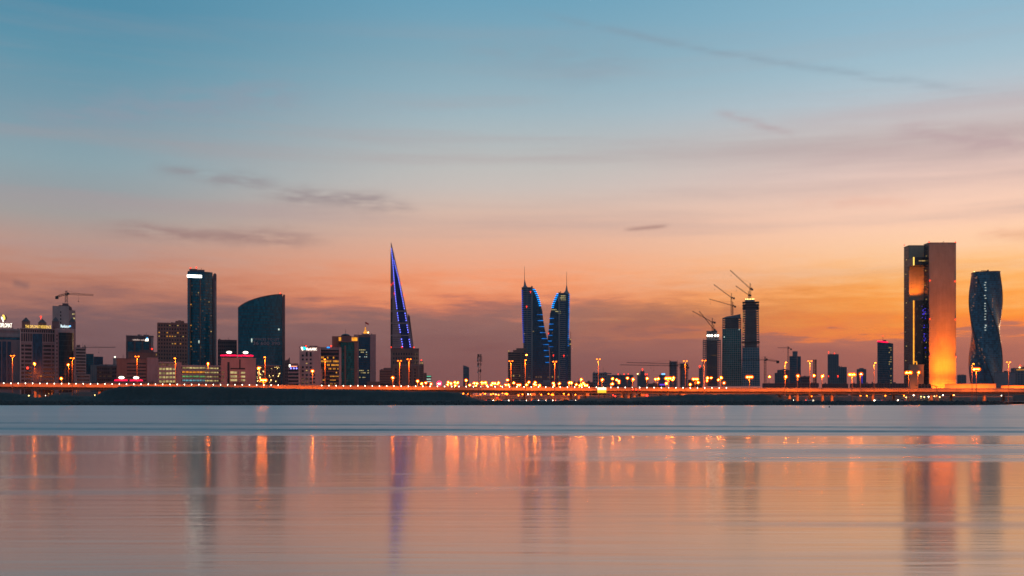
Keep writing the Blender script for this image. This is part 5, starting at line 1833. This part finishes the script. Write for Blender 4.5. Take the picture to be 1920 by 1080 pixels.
m = MB()
rows_w = [(1848, 530), (1846.5, 534.6), (1848, 539.6), (1848, 544.8), (1846.5, 554.6), (1848, 559.6), (1847, 569.4), (1847, 574.2), (1846.5, 579), (1848, 583.4), (1847.6, 588.8), (1847, 594), (1847.4, 599), (1848, 609.6), (1848.8, 611), (1847, 614), (1847.6, 619)]
for p, q in rows_w:
    x, y, z = on_twist(p, q)
    m.box(x - 1.15, x + 1.15, y - .9, y + .6, z - .55, z + .55)
m.build('lit_windows', emit_mat("bright_white_window", (0.9, 1.0, 0.9), .75, .4, scale=.2), b.root, 'stuff')
m = MB()
rnd = random.Random(77)
for k in range(46):
    t = rnd.random()
    p, q = rnd.choice([(1831 - 9 * t + rnd.uniform(-2, 2), 515 + 70 * t), (1843 - 20 * t + rnd.uniform(-2, 2), 620 + 50 * t), (1861, 560 + 60 * t), (1830 + 22 * t, 650 + 40 * rnd.random())])
    x, y, z = on_twist(p, q)
    m.box(x - .8, x + .8, y - .9, y + .6, z - .5, z + .5)
m.build('dim_windows', emit_mat("salmon_window", (1.0, .45, .28), .34, .6), b.root, 'stuff')
m = MB()
zr = ztop + 1.4
m.tube((b.x(1852), half, zr), (b.x(1852), half, zr + 3.4), .5)
m.tube((b.x(1839.4), half, zr + 3.6), (b.x(1853.6), half, zr + 2.6), .45)
m.box(b.x(1851), b.x(1854), half - 1, half + 1, zr + 2, zr + 4.4)
m.build('roof_gantry', METAL, b.root)
MB().ball((b.x(1826.6), half * .6, zr + .8), 1.0, 8, 5).build('roof_lamp', LAMP_YELLOW, b.root)

b = plain('beige_low_block', 'plain low block right of the twisted tower under the floodlit wall lamps', 1863.5, 1905, 697.6, 1560, WALL_GREY, GLASS_BLACK, 0, 0)
b.box('wall', WALL_GREY, 1864, 1904.5, 699, None, -.4, 14)
b.box('roof_house', METAL, 1882, 1889, 695.4, 697.6, 4, 10)
b = plain('edge_office', 'mid-height office with rooftop lights at the right edge', 1896, 1975, 690, 1700, WALL_GREY, GLASS_STEEL, 14, 7)
b.windows('lit_windows', WIN_ORANGE, 1905, 1922, 691, 695, 6, 1, .8, .5, 0, .5)
b.beacon(1912.6, 685.4, 2, 1.4)
MB().ball((b.x(1911.6), 0, b.z(688.6)), 1.0, 8, 5).build('roof_lamp', LAMP_YELLOW, b.root)
plain('rounded_far_block', 'small rounded far block between the floodlit hotel and the twisted tower', 1795.4, 1811, 703, 2600, nx=4, nz=6)

# ------------------------------------------------------------------ bank added behind the flyover to hide bright sky under the deck
mb = MB()
rnd = random.Random(31)
ADDED_BANK_CREST = [(-200, 737), (60, 739), (130, 736), (220, 733), (560, 733), (850, 737), (900, 741), (1100, 741), (1200, 740), (1300, 737), (1480, 741), (1700, 741), (1760, 739), (2200, 739)]
cols2 = [-220 + 8 * i for i in range(300)]
for px in cols2:
    zc = EYE + (HOR - interp(ADDED_BANK_CREST, px)) * 800 / F + rnd.uniform(-.35, .35)
    for d, z in ((762, 1.2), (775, 1.2 + (zc - 1.2) * .45), (790, zc * .9), (800, zc), (815, zc * .96), (835, 1.2)):
        mb.v.append((wx(px, d), d, z + rnd.uniform(-.15, .15)))
for i in range(len(cols2) - 1):
    for k in range(5):
        a = i * 6 + k
        mb.f.append((a, a + 6, a + 7, a + 1))
structure(mb.build('terrain_backdrop', SAND))

# pale walls added behind the piers to catch the low lamps' glow
for p0, p1, q, lab in ((30, 215, 743.5, 'pale wall added to catch lamp glow under the flyover below the hotels'), (855, 1130, 742.5, 'pale wall added to catch lamp glow under the flyover below the twin towers'), (1455, 1900, 743.0, 'pale wall added to catch lamp glow under the flyover at the right')):
    root = tag(empty('glow_wall', (wx((p0 + p1) / 2, 758), 758, GROUND - .1)), lab, 'wall', 'added glow-catching walls under the flyover')
    h = EYE + (HOR - q) * 758 / F - GROUND + .1
    x0, x1 = wx(p0, 758) - root.location.x, wx(p1, 758) - root.location.x
    MB().box(x0, x1, 0, .3, 0, h).build('panel', CONCRETE, root)
    MB().box(x0 - .1, x1 + .1, -.08, .38, h + .01, h + .22).build('coping', CONCRETE, root)
    m = MB()
    for k in range(int((x1 - x0) / 4) + 1):
        m.box(x0 + k * 4 - .2, x0 + k * 4 + .2, -.14, -.02, 0, h)
    m.build('pilasters', CONCRETE, root, 'stuff')

# ------------------------------------------------------------------ lamps
LANDMARKS = [(-50, 34, 'by the hotel at left edge'), (34, 104, 'before the pointed-dormer residence'), (104, 165, 'before the corner hotel'),
             (165, 215, 'below the dark stepped glass office'), (215, 296, 'before the blue-emblem office'), (296, 345, 'before the brown punched-window office'), (345, 412, 'before the parking garage'),
             (412, 492, 'beside the mall with red signs'), (492, 545, 'before the curved-roof tower'), (545, 600, 'before the pale bank'), (600, 660, 'before the orange-lit office'), (660, 732, 'below the flag tower'),
             (732, 760, 'left of the sail tower centre'), (760, 776, 'right of the sail tower centre'), (776, 835, 'just right of the sail tower'), (835, 866, 'left of the slim far tower'), (866, 893, 'below the slim far tower'), (893, 935, 'beside the lattice mast'), (935, 975, 'before the striped hotel block'),
             (975, 1008, 'before the first twin tower'), (1008, 1070, 'below the second twin tower'), (1070, 1112, 'over the long low shed'), (1112, 1147, 'by the yellow billboard'), (1147, 1192, 'before the ridged flats'),
             (1192, 1225, 'before the small grey tower'), (1225, 1272, 'below the left lift core'), (1272, 1312, 'below the right lift core'), (1312, 1352, 'before the lowest unfinished tower'), (1352, 1391, 'before the middle unfinished tower'),
             (1391, 1428, 'before the tallest unfinished tower'), (1428, 1478, 'by the near dark hammerhead crane'), (1478, 1510, 'before the stepped blue tower'), (1510, 1550, 'near the thin lattice stack'), (1550, 1602, 'near the grey slab tower'),
             (1602, 1630, 'near the violet-edged block'), (1630, 1692, 'beside the red-topped tower'), (1692, 1800, 'before the floodlit hotel'), (1800, 1870, 'before the twisted tower'), (1870, 1960, 'near the right frame edge')]


def place_of(px):
    for a, c, t in LANDMARKS:
        if a <= px < c:
            return t
    return 'along the shore road'


def lamp_head_mesh(name, size, mat):
    """a flat luminaire: tapered housing-like lens"""
    L, Wd, H = size
    m_ = MB()
    m_.loft([[(-L / 2 * k, -Wd / 2 * k, z), (L / 2 * k, -Wd / 2 * k, z), (L / 2 * k, Wd / 2 * k, z), (-L / 2 * k, Wd / 2 * k, z)] for z, k in ((-H * .5, .75), (-H * .1, 1.0), (H * .35, .9), (H * .5, .6))])
    return m_.mesh(name, mat)


HEAD = lamp_head_mesh('lamp_head', (.9, .7, .5), SODIUM_HEAD)
HEAD_SOFT = lamp_head_mesh('lamp_head', (1.1, .6, .4), SODIUM_SOFT)
_b = MB()
_b.ball((0, 0, 0), .36, 10, 6, .85)
GLOBE = _b.mesh('lamp_head', SODIUM)
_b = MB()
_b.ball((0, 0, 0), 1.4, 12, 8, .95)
HALO_SHELL = _b.mesh('halo_shell', HALO_GLOW)
_b = MB()
_b.ball((0, 0, 0), .42, 8, 5, .85)
GLOBE_SMALL = _b.mesh('lamp_head', SODIUM_SOFT)
GLOBE_YEL = _b.mesh('lamp_head', LAMP_YELLOW)
GLOBE_WHITE = _b.mesh('lamp_head', LAMP_WHITE)
POST_STEEL = flat_mat("brown_painted_steel", (0.13, 0.075, 0.05), .6)
WORDS = {'mast': ('high_mast_lamp', 'tall twin-arm orange mast lamp'), 'single': ('street_lamp', 'tall single orange street lamp'), 'cluster': ('floodlight_mast', 'glaring orange floodlight mast'),
         'street': ('street_lamp', 'orange street lamp'), 'low': ('low_light', 'low orange under-flyover lamp'), 'yellow': ('low_light', 'low yellow under-flyover light')}


def add(mesh, root, loc, nm='lamp_head'):
    o_ = col_link(bpy.data.objects.new(nm, mesh))
    o_.parent = root
    o_.location = loc
    return o_


LAMPS = []


def lamp(kind, px, py, d, power=0, base=None):
    LAMPS.append((kind, px, py, d, power, base))


for px, py in ((23.5, 667), (135.5, 671.5), (257, 668.5), (749, 676.5), (767, 673.5), (958, 677), (1040, 678), (1122, 673.5), (1285, 677), (1320, 676), (1518.5, 677), (1891, 679)):
    lamp('mast', px, py, 708, 120000)
for px, py in ((329, 672), (497, 670), (609.5, 674), (985, 675.5), (1472, 679.5), (1639, 680.5), (1822.6, 682.5)):
    lamp('single', px, py, 706, 110000)
for px, py, d, pw in ((494, 713, 700, 16000), (1303.5, 711, 770, 16000), (1405, 707, 704, 22000), (1597.5, 702.5, 672, 26000), (1703.5, 698.8, 705, 24000), (1830.5, 692.5, 672, 26000), (1253, 709.5, 712, 16000), (907, 717.6, 790, 12000)):
    lamp('cluster', px, py, d, pw)
for px, py, d, pw in ((65.5, 682, 900, 12000), (128.6, 684, 900, 12000), (485.5, 690.5, 706, 12000), (586, 696, 706, 14000), (736.4, 708.5, 706, 12000), (783, 714.5, 790, 6000), (790.4, 719.4, 800, 0), (798.2, 718, 800, 0), (808, 720, 795, 6000),
                      (845, 719, 790, 6000), (852.4, 717.2, 792, 0), (858, 717.6, 790, 6000), (873.6, 713.2, 800, 0), (889, 718.4, 790, 8000), (894, 719, 795, 0), (903, 720, 800, 0), (923.6, 718.6, 790, 8000), (928, 718.8, 794, 0),
                      (938.6, 725, 760, 0), (951.4, 712.6, 800, 0), (948, 721.6, 780, 8000), (953.2, 721.8, 784, 0), (970.6, 721.8, 780, 8000), (974.4, 721.6, 784, 0), (986.8, 721.4, 780, 8000), (1001.2, 720.6, 780, 6000), (1037, 718.8, 850, 0),
                      (1067, 717.6, 780, 8000), (1080, 721, 780, 0), (1089.6, 711.6, 800, 6000), (1128.6, 712.4, 706, 14000), (1148, 710.2, 820, 0), (1160, 714.6, 830, 0), (1186, 711.2, 706, 12000), (1212.6, 709.6, 760, 6000), (1233.4, 710.2, 770, 6000),
                      (1262, 708.4, 760, 0), (1308.4, 717.2, 760, 0), (1325.6, 709, 706, 9000), (1351, 708.4, 706, 9000), (1356.6, 718, 740, 0), (1442, 706.6, 900, 0), (1472.2, 706.8, 690, 16000), (1495, 705, 690, 14000), (1525, 704.6, 760, 0),
                      (1541, 705.2, 690, 14000), (1613, 701.4, 676, 12000), (1721, 698.4, 712, 12000), (986.8, 665.6, 1200, 0), (115.6, 709.6, 850, 5000), (390.5, 682, 880, 9000)):
    lamp('street', px, py, d, pw)
for px, py in ((112, 728.6), (117, 728.8), (143, 729), (147, 729.2), (172.6, 730.2), (868.6, 738), (873.4, 737.4), (881.6, 734), (905.6, 736.4), (909.6, 738.4), (914.6, 736), (920.4, 739.4), (942, 737.2), (950, 738), (1014.8, 740), (1034.4, 740), (1010, 734.4), (1035.6, 734.6),
               (1048, 735), (1066, 739.8), (1079, 740), (878, 738.4), (926, 735.4)):
    lamp('low', px, py, 745, 5200 if int(px) % 2 else 0)
for px, py in ((54, 741.8), (80.6, 739), (90.6, 738.4), (87.6, 731.4), (86, 741.6), (177.8, 741), (929.6, 739.4), (990, 739.4), (995, 739.2), (1699, 745), (1713, 741), (1727, 743.6), (1733, 744.4), (1741, 744), (1752, 743), (1762, 744.6), (1768, 741), (1784, 741.4), (1788.6, 740.8), (1878, 741.6)):  # the row below the floodlit hotel stands in for parked vehicles' lights
    lamp('yellow', px, py, 742, 2600 if int(px) % 2 else 0)
lamp('low', 1464, 748.4, 690, 900)
rl = random.Random(5)
for k in range(26):
    lamp('street', round(rl.uniform(838, 1105), 1), round(rl.uniform(716.5, 723.5), 1), round(rl.uniform(770, 880)), 6000 if k % 3 == 0 else 0)
for k in range(12):
    lamp('street', round(rl.uniform(1135, 1365), 1), round(rl.uniform(708, 721), 1), round(rl.uniform(780, 900)), 0)
for k in range(20):
    lamp('low', round(rl.uniform(866, 1100), 1), round(rl.uniform(733.5, 741), 1), round(rl.uniform(738, 756)), 5200 if k % 2 else 0)
for k in range(10):
    lamp('low', round(rl.uniform(1466, 1800), 1), round(rl.uniform(738, 744), 1), round(rl.uniform(738, 756)), 5200 if k % 2 else 0)

order = {}
for k, L in enumerate(LAMPS):
    order.setdefault((WORDS[L[0]][1], place_of(L[1])), []).append((L[1], k))
ORD = ['first', 'second', 'third', 'fourth', 'fifth', 'sixth', 'seventh', 'eighth', 'ninth', 'tenth', 'eleventh', 'twelfth', 'thirteenth', 'fourteenth', 'fifteenth', 'sixteenth', 'seventeenth', 'eighteenth']
lab_of = {}
for (w_, pl), items in order.items():
    items.sort()
    for j, (_, k) in enumerate(items):
        lab_of[k] = f'{w_} {pl}' + ('' if len(items) == 1 else f', {ORD[j]} from left')

for k, (kind, px, py, d, pw, base) in enumerate(LAMPS):
    nm, w_ = WORDS[kind]
    zb = GROUND - .1
    root = tag(empty(nm, (wx(px, d), d, zb)), lab_of[k], 'street lamp', {'mast': 'tall twin-arm mast lamps', 'single': 'tall single street lamps', 'cluster': 'glaring floodlight masts', 'street': 'orange street lamps', 'low': 'low orange lamps', 'yellow': 'low yellow lamps and vehicle-light stand-ins'}[kind])
    h = EYE + (HOR - py) * d / F - zb
    if kind == 'mast':
        MB().tube((0, 0, 0), (0, 0, h - .3), .22, .13, 8).build('post', POST_STEEL, root)
        MB().tube((-1.3, 0, h + .15), (1.3, 0, h + .15), .1).build('cross_arm', POST_STEEL, root)
        add(HEAD, root, (-1.0, 0, h))
        add(HEAD, root, (1.0, 0, h))
        if pw:
            spot(root, (0, -2.6, h - .4), pw, (0, .12, -1), 150)
    elif kind == 'single':
        MB().tube((0, 0, 0), (0, 0, h), .22, .13, 8).build('post', POST_STEEL, root)
        MB().tube((0, 0, h), (0.2, -1.8, h + .2), .12).build('arm', POST_STEEL, root)
        add(HEAD_SOFT, root, (.2, -1.8, h))
        if pw:
            spot(root, (.2, -2.6, h - .4), pw, (0, .15, -1), 150)
    elif kind == 'cluster':
        MB().tube((0, 0, 0), (0, 0, h - .2), .26, .18, 8).build('post', POST_STEEL, root)
        MB().tube((0, 0, h - .15), (0, 0, h + .1), 1.2, 1.2, 12).build('head_ring', POST_STEEL, root)
        for a in range(5):  # heads multiplied into a ring to widen the lamp's glare
            t = -math.pi / 2 + (a - 2) * .75
            add(HALO_SHELL, add(GLOBE, root, (1.55 * math.cos(t), 1.2 * math.sin(t), h)), (0, 0, 0), 'halo_shell')
        spot(root, (0, -1.6, h - .8), pw * 3.5, (0, .25, -1), 155)
    elif kind == 'street':
        MB().tube((0, 0, 0), (0, 0, h), .16, .1, 8).build('post', POST_STEEL, root)
        MB().tube((0, 0, h), (.15, -1.0, h + .25), .09).build('arm', POST_STEEL, root)
        add(HALO_SHELL, add(GLOBE, root, (.15, -1.1, h)), (0, 0, 0), 'halo_shell')
        if pw:
            spot(root, (.15, -1.2, h - .8), pw * (3 if d < 755 else 7), (0, .2 if d < 755 else 1.1, -1), 150)
    else:
        MB().tube((0, 0, 0), (0, 0, h - .3), .12, .09, 6).build('post', POST_STEEL, root)
        add(GLOBE_SMALL if kind == 'low' else (GLOBE_WHITE if k % 3 == 0 else GLOBE_YEL), root, (0, 0, h))
        if pw:
            spot(root, (0, 0, h - .6), pw, (0, -.3, -1), 165, (1.0, .17, .01) if kind == 'low' else (1.0, .5, .12))

# ------------------------------------------------------------------ red tail-light stand-ins, billboard, round sign, gantry
STAND_IN_RED = emit_mat("red_stand_in_glow", (1.0, 0.02, 0.01), 9.0)
for px, py, d, r_, lab in ((1149.6, 741.2, 700, .42, 'red tail-light stand-in left of the pair by the low bank'), (1153.6, 743, 700, .42, 'red tail-light stand-in right of the pair by the low bank'), (1212.8, 741.4, 690, .75, 'large red tail-light stand-in alone in front of the bank'),
                           (1186.4, 730.2, 705, .42, 'first of three red tail-light stand-ins just under the deck edge'), (1193, 730.4, 705, .42, 'second of three red tail-light stand-ins just under the deck edge'), (1200, 730.2, 705, .42, 'third of three red tail-light stand-ins just under the deck edge'),
                           (932.6, 746, 690, .4, 'red light stand-in low by the shore road near the lattice mast'), (52, 690, 960, .9, 'red stand-in for a lit sign before the pointed-dormer residence')):
    root = tag(empty('red_light_stand_in', (wx(px, d), d, GROUND - .1)), lab, 'red light', 'red light stand-ins')  # red lens on an added post stands in for car tail-lights and a sign
    h = EYE + (HOR - py) * d / F - GROUND + .1
    MB().tube((0, 0, 0), (0, 0, h - .6), .1, .1, 6).build('post', METAL, root)
    MB().box(-r_ * 1.1, r_ * 1.1, -.1, .35, h - r_ * 3.4, h + r_ * 1.2).build('stand_in_box', METAL, root)
    MB().ball((0, -.12, h), r_, 10, 6).build('stand_in_lens', STAND_IN_RED, root)

d = 700
root = tag(empty('billboard', (wx(1128.5, d), d, GROUND - .1)), 'bright yellow and white lit billboard standing in front of the flyover', 'billboard')
s_ = d / F
z = lambda py: EYE + (HOR - py) * s_ - GROUND + .1
MB().box(-8.6 * s_, 8.6 * s_, 0, .5, z(737), z(726)).build('panel', METAL, root)
MB().box(-8.3 * s_, 8.3 * s_, -.08, -.02, z(731.2), z(726.4)).build('poster', emit_mat("poster_white", (1.0, .93, .62), 1.6), root)
MB().box(-8.3 * s_, 8.3 * s_, -.07, -.01, z(736.6), z(731.25)).build('poster', emit_mat("poster_yellow", (1.0, .66, .03), 1.2), root)
for x in (-1.8, 1.8):
    MB().tube((x, .25, 0), (x, .25, z(737)), .2, .2, 8).build('leg', METAL, root)

d = 800
root = tag(empty('round_neon_sign', (wx(823.5, d), d, GROUND - .1)), 'round pink-red neon sign with two white lamps right of the sail tower', 'sign')
zc = EYE + (HOR - 719) * d / F - GROUND + .1
MB().tube((0, 0, 0), (0, 0, zc - 1.8), .16, .14, 8).build('post', METAL, root)
m = MB()
for i in range(20):
    a, c = 2 * math.pi * i / 20, 2 * math.pi * (i + 1) / 20
    m.tube((1.75 * math.cos(a), 0, zc + 1.75 * math.sin(a)), (1.75 * math.cos(c), 0, zc + 1.75 * math.sin(c)), .34, n=6)
m.build('neon_ring', emit_mat("pink_neon", (1.0, 0.0, 0.12), 3.0), root)
MB().tube((0, .35, zc), (0, .2, zc), 1.5, 1.5, 20).build('backing_disc', flat_mat("red_sign_board", (.4, .01, .03)), root)
for x in (-.55, .6):
    MB().ball((x, -.1, zc - .1), .42, 8, 5).build('lamp', LAMP_WHITE, root)

d = 690
root = tag(empty('sign_gantry', (wx(1757, d), d, GROUND - .1)), 'curved-post sign gantry seen from behind in front of the floodlit hotel', 'sign gantry')
s_ = d / F
z = lambda py: EYE + (HOR - py) * s_ - GROUND + .1
pts = [(0, z(760)), (0, z(731)), (-.5 * s_, z(727.6)), (-2.2 * s_, z(724.8)), (-5 * s_, z(723.4)), (-9 * s_, z(723)), (-40 * s_, z(722.6))]
m = MB()
for (xa, za), (xb, zb) in zip(pts, pts[1:]):
    m.tube((xa, 0, max(0, za)), (xb, 0, zb), .24, n=8)
m.build('curved_post', POST_STEEL, root)
MB().box(-35 * s_, -11 * s_, .3, .45, z(727.6), z(719.8)).build('sign_back', METAL, root)
m = MB()
for q in (-35, -29, -23, -17, -11):
    m.box(q * s_ - .06, q * s_ + .06, .12, .29, z(727.8), z(719.6))
m.build('sign_ribs', METAL_PALE, root, 'stuff')

# ------------------------------------------------------------------ cars on the shore road
CAR_PAINT = [flat_mat("white_car_paint", (.6, .6, .6), .35), flat_mat("silver_car_paint", (.3, .31, .32), .3, .6), flat_mat("dark_car_paint", (.04, .045, .06), .3), flat_mat("maroon_car_paint", (.14, .02, .02), .3)]
CAR_NAME = ['white', 'silver', 'dark', 'maroon']
TYRE = flat_mat("tyre_rubber", (.02, .02, .02), .9)
HEADLIGHT = emit_mat("car_headlight", (1.0, .86, .62), 30.0, sample=True)
TAILLIGHT = emit_mat("car_taillight", (1.0, .03, .01), 8.0)
_m = MB()
_m.slab_xz([(-2.2, .32), (2.15, .32), (2.25, .6), (2.2, .82), (1.2, .98), (-1.9, 1.02), (-2.25, .9), (-2.3, .55)], -.86, .86)
BODY = _m.v, _m.f
_m = MB()
_m.loft([[(-1.75, -.78, 1.0), (1.15, -.78, .97), (1.15, .78, .97), (-1.75, .78, 1.0)], [(-1.15, -.62, 1.48), (.35, -.62, 1.48), (.35, .62, 1.48), (-1.15, .62, 1.48)]])
CABIN = _m.mesh('cabin', GLASS_BLACK)
_m = MB()
_m.tube((0, -.1, 0), (0, .1, 0), .33, .33, 12)
WHEEL = _m.mesh('wheel', TYRE)
_m = MB()
_m.ball((0, 0, 0), .21, 8, 5)
HL, TL = _m.mesh('headlight', HEADLIGHT), _m.mesh('taillight', TAILLIGHT)
bodies = []
for mt in CAR_PAINT:
    t_ = MB()
    t_.v, t_.f = list(BODY[0]), list(BODY[1])
    bodies.append(t_.mesh('body', mt))
CARS = [(918.4, 1, 2), (947.4, 0, 2), (969, 1, 1), (980.6, 1, 3), (1003, 0, 1), (1016.6, 0, 1), (1030, 1, 1), (1048.6, 0, 1), (1061.6, 2, 1), (1073, 0, 1), (1480.4, 3, 1), (1517.6, 0, 1), (1646, 0, -1), (1690, 1, -1)]
cnt = {}
for px, ci, _ in CARS:
    cnt.setdefault(ci, []).append(px)
for px, ci, head in CARS:
    same = sorted(cnt[ci])
    lane = -2.4 if head > 0 else 2.6
    lab = f'{CAR_NAME[ci]} car on the shore road {place_of(px)}'
    mates = [p_ for p_ in same if place_of(p_) == place_of(px)]
    if len(mates) > 1:
        lab += f', {ORD[mates.index(px)]} from left'
    yy = ROAD_D + lane
    root = tag(empty('car', (wx(px, yy), yy, ROAD_Z + .005), 0 if head > 0 else math.pi), lab, 'car', 'cars on the shore road')
    add(bodies[ci], root, (0, 0, 0), 'body')
    add(CABIN, root, (0, 0, .005), 'cabin')
    for x in (-1.4, 1.4):
        for y in (-.8, .8):
            add(WHEEL, root, (x, y, .33), 'wheel')
    for y in (-.62, .62):
        add(HL, root, (2.2, y, .68), 'headlight')
        add(TL, root, (-2.25, y, .74), 'taillight')
    spot(root, (2.45, 0, .7), 900, (1, 0, -.06), 100, (1.0, .82, .58), .2)

# ------------------------------------------------------------------ one small buoy off the shore
root = tag(empty('buoy', (wx(1555, 440), 440, 0)), 'tiny dark buoy floating off the shore', 'buoy')
MB().lathe([(-.2, .1), (0, .3), (.25, .34), (.4, .2), (.55, .1)], 10).build('float', METAL, root)
MB().tube((0, 0, .5), (0, 0, .95), .04).build('staff', METAL, root)
